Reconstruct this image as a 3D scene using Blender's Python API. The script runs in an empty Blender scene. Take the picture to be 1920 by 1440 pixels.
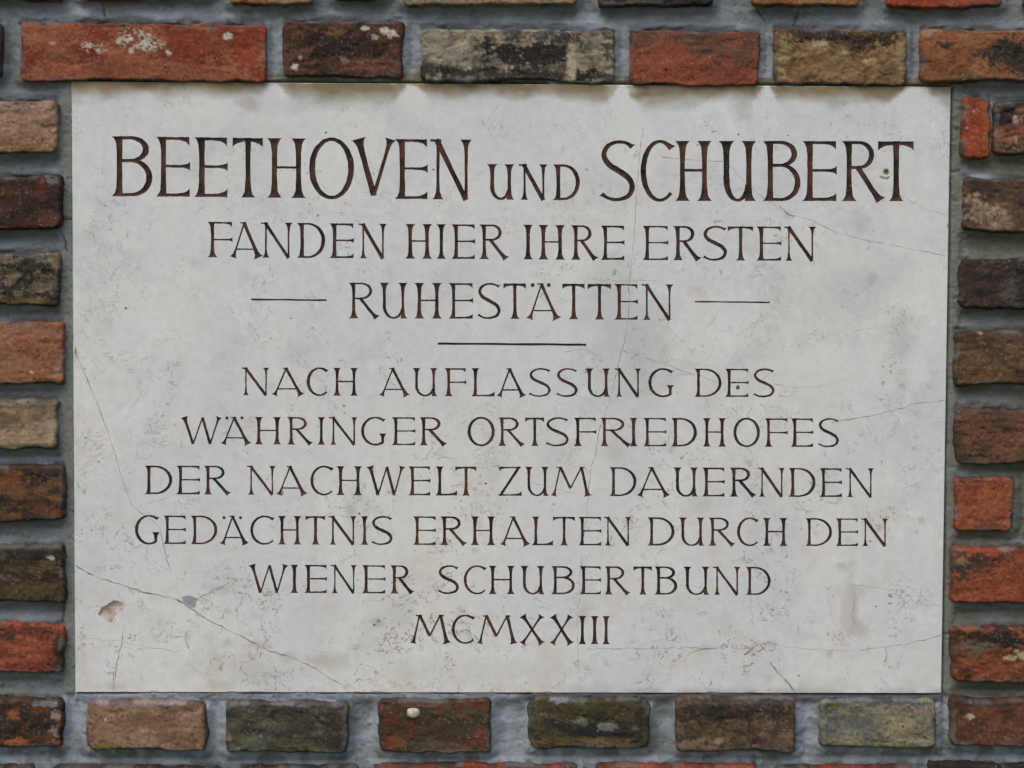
import bpy, math, random
import numpy as np
from mathutils import Vector, Matrix
from mathutils.geometry import delaunay_2d_cdt

random.seed(7)
C = bpy.context.scene
COL = C.collection

# ------------------------------------------------------------------ camera, sky, sun, exposure
Z0 = 1.30                      # height of the plaque's centre above the ground
F_PX = 4200.0                  # focal length in photo pixels (1920 wide)
R = np.array([[0.9998310334621628, -0.0047618180327924885, -0.01775470684089254],
              [0.003754234912758414, 0.9984035797385062, -0.056357765086596824],
              [0.017994728289232098, 0.05628158716986203, 0.9982527599257806]])
CAMF = np.array([-0.03718872, -0.12487934, -2.10027016])     # x right, y down, z into the wall


def f2w(v):
    return (v[0], v[2], -v[1])


cam = bpy.data.cameras.new('camera')
cam.sensor_width = 36.0
cam.lens = F_PX / 1920.0 * 36.0
cam.clip_start = 0.05
cam.clip_end = 200.0
cam_ob = bpy.data.objects.new('camera', cam)
COL.objects.link(cam_ob)
r_, d_, f_ = Vector(f2w(R[0])), Vector(f2w(R[1])), Vector(f2w(R[2]))
M4 = Matrix((r_, -d_, -f_)).transposed().to_4x4()
M4.translation = Vector((CAMF[0], CAMF[2], Z0 - CAMF[1]))
cam_ob.matrix_world = M4
C.camera = cam_ob

SUN_EL, SUN_AZ = math.radians(52), math.radians(28)        # azimuth to the left of the wall's outward normal
sdir = Vector((-math.sin(SUN_AZ) * math.cos(SUN_EL), -math.cos(SUN_AZ) * math.cos(SUN_EL), math.sin(SUN_EL)))
W = bpy.data.worlds.new('World')
C.world = W
W.use_nodes = True
nt = W.node_tree
bg = nt.nodes.get('Background') or nt.nodes.new('ShaderNodeBackground')
sky = nt.nodes.new('ShaderNodeTexSky')
sky.sky_type = 'NISHITA'
sky.sun_disc = False
sky.sun_elevation = SUN_EL
sky.sun_rotation = math.atan2(sdir.x, sdir.y)
sky.air_density = 1.0
sky.dust_density = 2.0
nt.links.new(sky.outputs[0], bg.inputs['Color'])
bg.inputs['Strength'].default_value = 0.12
sun = bpy.data.lights.new('sun', 'SUN')
sun.energy = 1.5
sun.angle = math.radians(45)
sun.color = (1.0, 0.93, 0.83)
sun_ob = bpy.data.objects.new('sun', sun)
COL.objects.link(sun_ob)
sun_ob.location = sdir * 10
sun_ob.rotation_euler = (-sdir).to_track_quat('-Z', 'Y').to_euler()
C.view_settings.view_transform = 'Standard'
C.view_settings.look = 'None'
C.view_settings.gamma = 1.0
C.view_settings.use_curve_mapping = False
C.view_settings.exposure = 0.27

# ------------------------------------------------------------------ helpers


def unproj(px, py, Y=0.0):
    """photo pixels (measured on the photograph) -> world x, z on the plane y = Y of the wall"""
    px = np.asarray(px, float)
    py = np.asarray(py, float)
    d = np.stack([(px - 960) / F_PX, (py - 720) / F_PX, np.ones_like(px)], -1) @ R
    s = (Y - CAMF[2]) / d[..., 2]
    return CAMF[0] + d[..., 0] * s, Z0 - (CAMF[1] + d[..., 1] * s)


PX = 0.0005                    # about half a millimetre of wall per photo pixel


def lin(c):
    return tuple(((v / 255.0) / 12.92 if v <= 10 else ((v / 255.0 + 0.055) / 1.055) ** 2.4) for v in c)


def _hash(ix, iy, seed):
    h = (ix.astype(np.int64) * 374761393 + iy.astype(np.int64) * 668265263 + seed * 974711) & 0xFFFFFFFF
    h = ((h ^ (h >> 13)) * 1274126177) & 0xFFFFFFFF
    return ((h ^ (h >> 16)) & 0xFFFF) / 65535.0


def vnoise(x, y, seed=0):
    x = np.asarray(x, float)
    y = np.asarray(y, float)
    ix, iy = np.floor(x), np.floor(y)
    fx, fy = x - ix, y - iy
    fx = fx * fx * fx * (fx * (fx * 6 - 15) + 10)
    fy = fy * fy * fy * (fy * (fy * 6 - 15) + 10)
    a, b = _hash(ix, iy, seed), _hash(ix + 1, iy, seed)
    c, d = _hash(ix, iy + 1, seed), _hash(ix + 1, iy + 1, seed)
    return (a + (b - a) * fx) * (1 - fy) + (c + (d - c) * fx) * fy


def fbm(x, y, seed=0, octv=4, gain=0.55):
    s, a, t = 0.0, 1.0, 0.0
    for o in range(octv):
        ca, sa = math.cos(o * 1.1), math.sin(o * 1.1)
        s = s + a * vnoise((x * ca - y * sa) * 2 ** o + 17.3 * o, (x * sa + y * ca) * 2 ** o + 5.1 * o, seed + 31 * o)
        t += a
        a *= gain
    return s / t                # 0..1, mean 0.5


def sstep(a, b, x):
    t = np.clip((x - a) / (b - a), 0, 1)
    return t * t * (3 - 2 * t)


def mesh_obj(name, verts, faces, mats, parent=None, colors=None, attrs=None, mat_idx=None, smooth=True):
    me = bpy.data.meshes.new(name)
    verts = np.asarray(verts, dtype=np.float32)
    if isinstance(faces, np.ndarray):
        n, k = faces.shape
        me.vertices.add(len(verts))
        me.vertices.foreach_set('co', verts.ravel())
        me.loops.add(n * k)
        me.loops.foreach_set('vertex_index', faces.astype(np.int32).ravel())
        me.polygons.add(n)
        me.polygons.foreach_set('loop_start', np.arange(0, n * k, k, dtype=np.int32))
    else:
        me.from_pydata([tuple(v) for v in verts], [], faces)
    me.update(calc_edges=True)
    for m in mats:
        me.materials.append(m)
    if mat_idx is not None:
        me.polygons.foreach_set('material_index', np.asarray(mat_idx, dtype=np.int32))
    if smooth:
        me.polygons.foreach_set('use_smooth', np.ones(len(me.polygons), dtype=bool))
    if colors is not None:
        at = me.color_attributes.new('tint', 'FLOAT_COLOR', 'POINT')
        c4 = np.ones((len(verts), 4), np.float32)
        c4[:, :3] = colors
        at.data.foreach_set('color', c4.ravel())
    for k, v in (attrs or {}).items():
        at = me.attributes.new(k, 'FLOAT', 'POINT')
        at.data.foreach_set('value', np.asarray(v, np.float32))
    me.validate()
    o = bpy.data.objects.new(name, me)
    COL.objects.link(o)
    if parent is not None:
        o.parent = parent
    return o


def thing(name, label, cat, loc=(0, 0, 0)):
    o = bpy.data.objects.new(name, None)
    COL.objects.link(o)
    o.location = loc
    o.empty_display_size = 0.1
    o['label'] = label
    o['category'] = cat
    return o


# ------------------------------------------------------------------ node materials


class NT:
    def __init__(self, name):
        self.m = bpy.data.materials.new(name)
        self.m.use_nodes = True
        self.t = self.m.node_tree
        self.b = self.t.nodes['Principled BSDF']
        self.b.inputs['Specular IOR Level'].default_value = 0.25
        self.co = self.t.nodes.new('ShaderNodeTexCoord').outputs['Object']

    def put(self, sock, v):
        if isinstance(v, bpy.types.NodeSocket):
            self.t.links.new(v, sock)
        else:
            sock.default_value = v

    def noise(self, scale, detail=4, rough=0.55, dist=0.0, vec=None, out='Fac'):
        n = self.t.nodes.new('ShaderNodeTexNoise')
        n.inputs['Scale'].default_value = scale
        n.inputs['Detail'].default_value = detail
        n.inputs['Roughness'].default_value = rough
        n.inputs['Distortion'].default_value = dist
        self.t.links.new(vec or self.co, n.inputs['Vector'])
        return n.outputs[out]

    def voro(self, scale, feature='F1', vec=None):
        n = self.t.nodes.new('ShaderNodeTexVoronoi')
        n.feature = feature
        n.inputs['Scale'].default_value = scale
        self.t.links.new(vec or self.co, n.inputs['Vector'])
        return n.outputs['Distance']

    def math(self, op, a, b=0.0, clamp=False):
        n = self.t.nodes.new('ShaderNodeMath')
        n.operation = op
        n.use_clamp = clamp
        self.put(n.inputs[0], a)
        self.put(n.inputs[1], b)
        return n.outputs[0]

    def ramp(self, v, a, b, c=0.0, d=1.0):
        n = self.t.nodes.new('ShaderNodeMapRange')
        n.interpolation_type = 'SMOOTHSTEP'
        self.put(n.inputs[0], v)
        for i, x in enumerate((a, b, c, d)):
            n.inputs[i + 1].default_value = x
        return n.outputs[0]

    def mix(self, f, a, b, mode='MIX'):
        n = self.t.nodes.new('ShaderNodeMix')
        n.data_type = 'RGBA'
        n.blend_type = mode
        n.clamp_result = False
        self.put(n.inputs[0], f)
        for s, v in ((n.inputs[6], a), (n.inputs[7], b)):
            if isinstance(v, tuple):
                v = (*v, 1.0)
            self.put(s, v)
        return n.outputs[2]

    def attr(self, name, fac=False):
        n = self.t.nodes.new('ShaderNodeAttribute')
        n.attribute_name = name
        return n.outputs['Fac' if fac else 'Color']

    def warp(self, scale, amt):
        n = self.t.nodes.new('ShaderNodeVectorMath')
        n.operation = 'MULTIPLY_ADD'
        self.t.links.new(self.noise(scale, 3, out='Color'), n.inputs[0])
        n.inputs[1].default_value = (amt, amt, amt)
        self.t.links.new(self.co, n.inputs[2])
        return n.outputs[0]

    def sep(self):
        n = self.t.nodes.new('ShaderNodeSeparateXYZ')
        self.t.links.new(self.co, n.inputs[0])
        return n.outputs

    def bump(self, h, strength, dist):
        n = self.t.nodes.new('ShaderNodeBump')
        n.inputs['Strength'].default_value = strength
        n.inputs['Distance'].default_value = dist
        self.t.links.new(h, n.inputs['Height'])
        self.t.links.new(n.outputs[0], self.b.inputs['Normal'])

    def base(self, c, rough=0.9):
        self.put(self.b.inputs['Base Color'], c)
        self.put(self.b.inputs['Roughness'], rough)
        return self.m


def mat_brick():
    n = NT('fired_clay')
    c = n.attr('tint')
    g1 = n.noise(260, 4, 0.65)
    c = n.mix(1.0, c, n.mix(g1, (0.60, 0.60, 0.60), (1.40, 1.40, 1.40)), 'MULTIPLY')
    g2 = n.noise(900, 3, 0.6)
    c = n.mix(1.0, c, n.mix(g2, (0.72, 0.72, 0.72), (1.28, 1.28, 1.28)), 'MULTIPLY')
    w = n.warp(300, 0.004)
    pores = n.ramp(n.voro(170, vec=w), 0.10, 0.22, 1.0, 0.0)
    pmask = n.ramp(n.noise(35, 2), 0.48, 0.62)
    c = n.mix(n.math('MULTIPLY', n.math('MULTIPLY', pores, pmask), 0.75), c, (0.022, 0.017, 0.014))
    grit = n.ramp(n.voro(330, vec=w), 0.07, 0.16, 1.0, 0.0)
    gmask = n.ramp(n.noise(48, 2, vec=w), 0.56, 0.70)
    c = n.mix(n.math('MULTIPLY', n.math('MULTIPLY', grit, gmask), 0.6), c, (0.55, 0.50, 0.42))
    h = n.math('ADD', n.math('MULTIPLY', g1, 0.7), n.math('MULTIPLY', g2, 0.35))
    h = n.math('SUBTRACT', h, n.math('MULTIPLY', n.math('MULTIPLY', pores, pmask), 0.8))
    n.bump(h, 0.5, 0.0010)
    return n.base(c, 0.93)


def mat_mortar():
    n = NT('cement_mortar')
    c = n.attr('tint')
    g0 = n.noise(45, 4, 0.6)
    c = n.mix(1.0, c, n.mix(g0, (0.78, 0.775, 0.77), (1.22, 1.22, 1.22)), 'MULTIPLY')
    g1 = n.noise(500, 4, 0.65)
    c = n.mix(1.0, c, n.mix(g1, (0.70, 0.70, 0.70), (1.32, 1.32, 1.32)), 'MULTIPLY')
    sp = n.ramp(n.voro(260), 0.08, 0.18, 1.0, 0.0)
    sm = n.ramp(n.noise(30, 2), 0.50, 0.64)
    c = n.mix(n.math('MULTIPLY', n.math('MULTIPLY', sp, sm), 0.6), c, (0.035, 0.034, 0.03))
    n.bump(n.math('ADD', g1, n.math('MULTIPLY', g0, 1.2)), 0.7, 0.0010)
    return n.base(c, 0.95)


def mat_stone():
    """honed limestone: warm white, clouded blue-grey and cream, brown veinlets and pits"""
    n = NT('limestone')
    base = n.mix(n.ramp(n.noise(6, 4, 0.6), 0.38, 0.64), (0.640, 0.638, 0.636), (0.700, 0.683, 0.638))
    # cool grey clouds
    c = n.mix(n.math('MULTIPLY', n.ramp(n.noise(14, 5, 0.62, 0.6), 0.48, 0.70), 0.44), base, (0.51, 0.512, 0.53))
    c = n.mix(n.math('MULTIPLY', n.ramp(n.noise(22, 5, 0.65, 0.8), 0.54, 0.70), 0.6), c, (0.735, 0.735, 0.725))
    # warm clouds, commoner in the lower half of this slab
    z = n.sep()[2]
    low = n.ramp(z, -0.30, 0.16, 1.0, 0.15)
    c = n.mix(n.math('MULTIPLY', n.math('MULTIPLY', n.ramp(n.noise(19, 5, 0.6, 0.4), 0.50, 0.70), low), 0.55), c, (0.62, 0.545, 0.43))
    # fine mottling
    c = n.mix(1.0, c, n.mix(n.noise(110, 5, 0.7), (0.82, 0.82, 0.83), (1.18, 1.18, 1.17)), 'MULTIPLY')
    # veinlets: thin broken lines where a warped noise crosses its middle value
    for sc, wd, lo, hi, colr, amt, up in ((13, 0.010, 0.50, 0.62, (0.25, 0.17, 0.09), 0.95, 0.35),
                                          (26, 0.016, 0.49, 0.61, (0.29, 0.22, 0.14), 0.95, 0.40),
                                          (42, 0.020, 0.52, 0.64, (0.21, 0.18, 0.15), 0.85, 0.7)):
        v = n.noise(sc, 6, 0.62, 1.2)
        line = n.ramp(n.math('ABSOLUTE', n.math('SUBTRACT', v, 0.5)), 0.0, wd, 1.0, 0.0)
        msk = n.ramp(n.noise(sc * 0.55, 3, 0.6), lo, hi)
        fine = n.ramp(n.noise(sc * 9, 2), 0.42, 0.56)
        k = n.math('MULTIPLY', n.math('MULTIPLY', line, msk), fine)
        k = n.math('MULTIPLY', k, n.ramp(z, -0.26, 0.05, 1.0, up))
        c = n.mix(n.math('MULTIPLY', k, amt), c, colr)
    # dark pits and rusty flecks
    w = n.warp(160, 0.012)
    p = n.ramp(n.voro(75, vec=w), 0.06, 0.17, 1.0, 0.0)
    pm = n.ramp(n.noise(24, 3), 0.52, 0.66)
    c = n.mix(n.math('MULTIPLY', n.math('MULTIPLY', p, pm), 0.75), c, (0.20, 0.18, 0.165))
    p2 = n.ramp(n.voro(42, vec=w), 0.05, 0.24, 1.0, 0.0)
    pm2 = n.math('MULTIPLY', n.ramp(n.noise(11, 3), 0.52, 0.66), low)
    c = n.mix(n.math('MULTIPLY', n.math('MULTIPLY', p2, pm2), 0.65), c, (0.40, 0.29, 0.16))
    # brown dirt with painted brick shade, tan streak, grey smears, patches (vertex masks)
    st = n.attr('stain_shade', True)
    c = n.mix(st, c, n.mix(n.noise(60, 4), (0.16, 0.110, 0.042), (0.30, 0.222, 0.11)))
    c = n.mix(n.attr('smear', True), c, (0.31, 0.31, 0.315))
    c = n.mix(n.attr('tan', True), c, (0.44, 0.37, 0.27))
    c = n.mix(n.attr('soot', True), c, (0.20, 0.20, 0.22))
    c = n.mix(n.attr('lime', True), c, (0.72, 0.71, 0.67))
    n.bump(n.noise(240, 5, 0.7), 0.2, 0.0006)
    return n.base(c, 0.62)


def mat_paint():
    n = NT('letter_paint')
    c = n.mix(n.ramp(n.noise(38, 4, 0.6), 0.40, 0.62), (0.022, 0.014, 0.010), (0.080, 0.036, 0.020))
    c = n.mix(n.math('MULTIPLY', n.ramp(n.noise(420, 3, 0.7), 0.60, 0.72), 0.6), c, (0.26, 0.21, 0.17))
    return n.base(c, 0.75)


def mat_plain(name, a, b, sc=90, rough=0.9):
    n = NT(name)
    g = n.noise(sc, 5, 0.65)
    n.bump(g, 0.5, 0.001)
    return n.base(n.mix(n.ramp(g, 0.35, 0.65), a, b), rough)


M_BRICK, M_MORTAR, M_STONE, M_PAINT = mat_brick(), mat_mortar(), mat_stone(), mat_paint()
M_CRACK = mat_plain('crack_dirt', (0.20, 0.17, 0.135), (0.48, 0.44, 0.385), 60)
M_HAIR = mat_plain('hairline_dirt', (0.30, 0.28, 0.25), (0.50, 0.485, 0.46), 40)
M_CHIP = mat_plain('broken_stone', (0.27, 0.17, 0.10), (0.54, 0.47, 0.43), 45)
M_FILL = mat_plain('grey_filler', (0.26, 0.26, 0.28), (0.36, 0.36, 0.38), 90)
M_HOLE = mat_plain('drill_hole', (0.07, 0.06, 0.04), (0.16, 0.14, 0.09), 200)
M_EDGE = mat_plain('limestone_edge', (0.40, 0.38, 0.35), (0.55, 0.53, 0.50), 70)
M_LIME = mat_plain('white_lime', (0.42, 0.33, 0.18), (0.62, 0.58, 0.48), 220)

# ------------------------------------------------------------------ the ground
nG = NT('meadow_ground')
cG = nG.mix(nG.ramp(nG.noise(1.5, 5), 0.4, 0.62), (0.05, 0.085, 0.022), (0.09, 0.11, 0.035))
cG = nG.mix(1.0, cG, nG.mix(nG.noise(60, 4, 0.7), (0.5, 0.5, 0.5), (1.5, 1.5, 1.5)), 'MULTIPLY')
nG.bump(nG.noise(60, 4, 0.7), 1.0, 0.03)
g = mesh_obj('ground', [(-60, -60, 0), (60, -60, 0), (60, 60, 0), (-60, 60, 0)], [(0, 1, 2, 3)], [nG.base(cG)], smooth=False)
g['kind'] = 'structure'

# ------------------------------------------------------------------ the brick wall
wall = thing('brick_wall', 'weathered wall of mixed red, tan and black bricks in grey mortar', 'wall', (0, 0, 0))
FACE = -0.008                  # mean face of the bricks, in front of the plaque's face (y = 0)

RED, RED2, ORNG, BRT = (168, 84, 62), (150, 62, 44), (172, 96, 60), (186, 72, 40)
DKRED, BROWN, RUST = (92, 52, 42), (112, 78, 56), (128, 76, 48)
TAN, BEIGE, PINK, CREAM = (176, 142, 112), (168, 142, 108), (168, 122, 100), (186, 172, 140)
BLK, DKBR, OLIVE, OLIVE2 = (44, 42, 38), (66, 52, 42), (92, 86, 66), (70, 66, 50)
WHT, GREY, MOSS, VIOL = (214, 206, 190), (134, 134, 138), (104, 100, 42), (108, 82, 84)

# x0, y0, x1, y1, dyR(tilt), colours c1 c2, share of c2, blotch size, relief mm, blobs (x, y, rx, ry, colour, strength, raggedness)
BR = []


def B(x0, y0, x1, y1, c1, c2, m=0.4, sc=40, tilt=0, rel=1.0, blobs=(), proud=0.0, rad=9, bev=7):
    BR.append(dict(b=(x0, y0, x1, y1), c1=c1, c2=c2, m=m, sc=sc, tilt=tilt, rel=rel, blobs=list(blobs), proud=proud, rad=rad, bev=bev))


# course cut by the top of the picture
B(-150, -92, 115, -3, BROWN, OLIVE)
B(150, -92, 395, -4, RED, BROWN)
B(430, -90, 585, 8, ORNG, TAN, .5)
B(622, -92, 722, -3, OLIVE, BROWN)
B(757, -92, 1080, 9, TAN, BEIGE, .5)
B(1122, -90, 1336, 12, DKBR, BLK, .5, blobs=[(1200, 6, 60, 8, OLIVE, .7, .5)])
B(1412, -88, 1612, 11, ORNG, (178, 128, 72), .5)
B(1664, -86, 1878, 13, BRT, RED, .5)
B(1925, -86, 2110, 13, BROWN, RED, .5)
# the course above the plaque
B(-230, 44, 3, 142, DKRED, BROWN)
B(38, 40, 496, 150, (172, 90, 66), RED2, .34, 55, 3, .9, proud=-.0035, rad=8, bev=5, blobs=[
    (180, 88, 24, 12, WHT, 1, .9), (258, 72, 42, 18, WHT, 1, 1.0), (280, 88, 22, 8, WHT, 1, .9), (427, 66, 10, 7, WHT, 1, .4),
    (316, 98, 6, 6, WHT, 1, .3), (97, 80, 7, 4, WHT, .9, .5), (245, 94, 5, 4, WHT, .8, .4), (402, 70, 9, 5, GREY, .8, .6), (395, 50, 9, 7, GREY, .7, .6),
    (370, 88, 55, 26, (158, 52, 34), .85, .5), (460, 92, 28, 40, (164, 58, 36), .8, .5), (190, 62, 30, 10, (162, 50, 32), .7, .5),
    (200, 46, 30, 5, DKRED, .7, .5), (370, 78, 14, 4, DKRED, .6, .5), (80, 60, 60, 30, (176, 100, 76), .6, .5), (260, 130, 120, 12, (160, 84, 62), .6, .5)])
B(532, 39, 756, 140, (116, 70, 62), (84, 56, 44), .45, 38, 4, 1.6, proud=-.0035, blobs=[
    (640, 82, 92, 20, (62, 48, 38), .95, .55), (600, 66, 50, 14, (58, 44, 36), .8, .6), (560, 62, 16, 10, RUST, .7, .6), (626, 58, 18, 8, (150, 100, 60), .6, .7),
    (720, 52, 8, 7, WHT, 1, .3), (733, 60, 10, 7, WHT, 1, .3), (703, 65, 7, 6, (190, 184, 178), .9, .3), (684, 50, 7, 4, WHT, .8, .4), (553, 126, 6, 6, WHT, 1, .3),
    (563, 107, 4, 6, (180, 170, 160), .7, .4), (645, 110, 9, 6, (170, 160, 150), .8, .4), (690, 120, 60, 14, (134, 76, 70), .6, .5), (600, 128, 12, 5, DKBR, .8, .5)])
B(789, 51, 1152, 150, (168, 158, 132), (112, 104, 90), .40, 30, 5, 1.3, proud=-.0035, blobs=[
    (935, 92, 70, 22, BLK, 1, .75), (1000, 98, 70, 24, (50, 46, 42), .95, .8), (860, 132, 90, 12, (52, 48, 40), .95, .7), (975, 138, 110, 12, (70, 62, 56), .9, .7),
    (1110, 138, 40, 9, BLK, .9, .7), (800, 128, 16, 20, OLIVE2, .8, .6), (1062, 68, 36, 12, (60, 56, 54), .85, .7), (1140, 90, 12, 34, (66, 62, 56), .8, .7),
    (1000, 64, 60, 10, (80, 76, 72), .7, .8), (1072, 110, 8, 36, (206, 190, 160), .95, .35), (820, 62, 26, 8, CREAM, .9, .5), (850, 95, 46, 24, (164, 156, 136), .7, .6)])
B(1180, 55, 1424, 157, (160, 74, 56), (122, 78, 62), .40, 60, 5, 1.0, proud=-.0035, rad=12, blobs=[
    (1340, 80, 62, 26, (126, 84, 66), .8, .6), (1240, 100, 40, 30, (172, 80, 58), .6, .5), (1360, 135, 50, 16, (140, 66, 58), .7, .5), (1250, 128, 4, 3, BLK, .8, .3),
    (1300, 66, 12, 6, (70, 54, 46), .6, .6), (1400, 80, 14, 10, (90, 76, 60), .6, .6)])
B(1452, 54, 1700, 158, (160, 122, 80), (126, 94, 62), .40, 26, 2, 1.5, proud=-.0035, blobs=[
    (1575, 68, 110, 14, (62, 50, 40), .95, .75), (1500, 66, 36, 10, (70, 58, 46), .8, .7), (1610, 90, 26, 16, (74, 62, 52), .8, .7), (1650, 66, 34, 14, (66, 52, 42), .8, .7),
    (1540, 80, 22, 8, (200, 180, 140), .8, .7), (1585, 97, 10, 6, (204, 184, 146), .8, .5), (1470, 105, 12, 40, (176, 156, 100), .8, .6), (1630, 112, 16, 6, (196, 164, 120), .7, .6),
    (1560, 130, 70, 20, (170, 126, 84), .6, .6), (1690, 110, 6, 40, (186, 166, 120), .6, .6), (1580, 110, 20, 30, (140, 112, 80), .6, .6)])
B(1728, 56, 1992, 152, (168, 100, 64), (150, 84, 54), .4, 50, 2, 1.2, blobs=[
    (1868, 104, 46, 18, (64, 58, 50), 1, .6), (1895, 88, 40, 22, (62, 56, 48), 1, .6), (1905, 120, 40, 22, (66, 60, 50), .95, .6), (1772, 84, 18, 7, (70, 60, 50), .9, .6),
    (1740, 62, 16, 8, (190, 150, 120), .6, .5), (1800, 146, 60, 8, MOSS, .6, .6), (1830, 80, 30, 12, (184, 118, 80), .5, .5)])
# left of the plaque, from top to bottom
B(-160, 187, 109, 288, (182, 140, 112), (156, 116, 88), .42, 34, -2, 1.3, rad=14, blobs=[(40, 200, 60, 8, (178, 158, 150), .6, .5), (60, 275, 60, 10, (160, 106, 62), .7, .6), (30, 235, 50, 10, (140, 100, 74), .5, .7)])
B(-120, 331, 113, 430, (100, 56, 44), (66, 46, 38), .50, 30, -1, 1.0, blobs=[(60, 380, 60, 30, (58, 42, 36), .7, .7), (98, 337, 16, 7, GREY, .8, .5), (80, 355, 10, 10, (132, 48, 44), .6, .5), (90, 410, 20, 16, (112, 66, 50), .5, .5)])
B(-190, 473, 111, 571, (60, 56, 44), (124, 112, 86), .36, 18, 2, 1.4, blobs=[(25, 515, 14, 9, (172, 154, 116), .9, .6), (85, 540, 26, 12, (158, 142, 110), .7, .8), (50, 564, 50, 7, (120, 96, 50), .8, .6), (50, 520, 50, 20, (50, 48, 38), .5, .8), (100, 490, 10, 14, (140, 124, 96), .6, .7)])
B(-130, 608, 116, 723, (178, 116, 92), (168, 98, 72), .45, 50, -2, 1.2, blobs=[(50, 625, 70, 14, (176, 116, 102), .8, .5), (50, 712, 70, 14, (180, 112, 64), .85, .6), (84, 718, 26, 7, (120, 78, 48), .8, .6), (104, 700, 8, 10, (196, 150, 120), .7, .4), (60, 630, 24, 8, (186, 116, 70), .5, .5), (60, 700, 4, 3, WHT, .8, .3)])
B(-160, 751, 107, 843, (172, 146, 110), (146, 120, 92), .40, 36, -2, .8, blobs=[(20, 785, 30, 10, (128, 86, 60), .7, .8), (60, 758, 60, 5, (150, 146, 130), .8, .5), (40, 764, 60, 4, (100, 90, 60), .6, .5), (50, 838, 60, 5, (120, 106, 50), .7, .6), (95, 800, 10, 30, (190, 170, 136), .6, .5)])
B(-140, 876, 119, 977, (118, 76, 48), (70, 52, 42), .48, 26, -1, 1.1, blobs=[(60, 895, 40, 12, (54, 46, 42), .8, .7), (20, 900, 24, 14, (146, 76, 44), .7, .6), (8, 935, 12, 12, (48, 44, 44), .8, .6), (100, 960, 20, 12, (150, 74, 44), .6, .6), (50, 925, 40, 14, (140, 90, 56), .5, .6)])
B(-190, 1024, 119, 1127, (66, 56, 42), (92, 78, 54), .42, 22, 1, 1.2, blobs=[(94, 1045, 9, 4, (220, 214, 204), 1, .4), (20, 1085, 30, 8, (120, 112, 96), .6, .9), (50, 1105, 60, 14, (104, 82, 48), .7, .6), (50, 1035, 60, 8, (52, 48, 40), .7, .6)])
B(-130, 1169, 119, 1260, (176, 80, 58), (146, 66, 50), .40, 34, 3, 1.3, blobs=[(110, 1225, 10, 42, (72, 44, 38), .95, .3), (40, 1180, 40, 10, (110, 60, 48), .7, .7), (14, 1190, 14, 8, DKBR, .7, .6), (100, 1240, 12, 20, (90, 52, 44), .7, .5)])
B(-170, 1309, 116, 1399, (122, 62, 42), (60, 52, 40), .50, 24, 3, 1.1, blobs=[(70, 1350, 40, 22, (58, 52, 40), .8, .7), (25, 1390, 24, 8, (190, 92, 50), .9, .5), (26, 1338, 10, 8, (180, 90, 52), .8, .5), (84, 1317, 30, 5, (166, 160, 170), .7, .5), (106, 1340, 9, 14, (180, 160, 146), .8, .7), (102, 1374, 8, 12, (176, 150, 136), .7, .7), (8, 1365, 12, 24, OLIVE2, .7, .5)])
# right of the plaque
B(1807, 182, 1856, 293, (188, 76, 40), (170, 62, 34), .4, 22, 0, .9, rad=9, blobs=[(1827, 200, 6, 4, (70, 50, 44), .6, .5), (1826, 210, 2, 2, WHT, .8, .3), (1812, 240, 2, 2, WHT, .8, .3), (1850, 240, 8, 50, (196, 90, 56), .5, .4)])
B(1866, 190, 2110, 290, (150, 96, 74), (104, 72, 60), .45, 24, -4, 1.8, rad=14, blobs=[(1885, 215, 18, 28, (52, 44, 50), .95, .6), (1910, 195, 30, 10, (60, 52, 56), .9, .6), (1903, 224, 5, 8, (200, 186, 176), .8, .7), (1904, 262, 4, 6, (214, 190, 170), .9, .5), (1890, 275, 20, 6, (84, 60, 48), .8, .6), (1900, 250, 26, 14, (160, 86, 60), .6, .5)])
B(1808, 333, 2070, 432, (124, 86, 66), (92, 70, 56), .40, 24, 14, 1.4, rad=13, blobs=[(1845, 395, 36, 16, (186, 160, 130), .85, 1.0), (1830, 378, 20, 12, (180, 156, 128), .8, 1.0), (1880, 412, 30, 12, (172, 138, 110), .7, .9), (1850, 345, 50, 8, (72, 62, 52), .8, .6), (1910, 385, 16, 40, (82, 64, 54), .7, .6), (1890, 355, 30, 10, (96, 84, 60), .6, .6), (1829, 364, 4, 3, (200, 120, 100), .7, .5)])
B(1803, 489, 2060, 578, (72, 56, 46), (54, 48, 44), .5, 26, -2, 1.5, rad=16, blobs=[(1898, 545, 16, 30, (98, 92, 84), .7, .9), (1860, 505, 24, 10, (88, 72, 54), .6, .6), (1840, 565, 50, 8, (84, 66, 54), .6, .6), (1850, 520, 30, 8, (46, 42, 38), .7, .7)])
B(1792, 621, 2050, 722, (118, 82, 58), (92, 68, 50), .42, 34, 2, 1.3, blobs=[(1820, 632, 20, 14, (76, 58, 44), .7, .6), (1838, 624, 5, 4, (208, 170, 140), .9, .3), (1850, 640, 20, 10, (70, 60, 50), .7, .6), (1850, 690, 40, 16, (134, 90, 58), .6, .5), (1830, 712, 30, 7, (140, 80, 42), .7, .6), (1874, 702, 4, 3, (190, 150, 90), .8, .3)])
B(1794, 767, 2055, 868, (128, 80, 60), (102, 70, 54), .40, 34, 1, 1.4, blobs=[(1806, 862, 12, 9, (46, 40, 34), .95, .5), (1830, 855, 50, 10, (84, 58, 46), .7, .6), (1820, 775, 20, 8, (156, 100, 78), .6, .5), (1880, 780, 40, 10, (92, 74, 60), .6, .6), (1900, 855, 20, 10, (134, 100, 64), .6, .6), (1815, 825, 14, 12, (146, 92, 68), .6, .5)])
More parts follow.
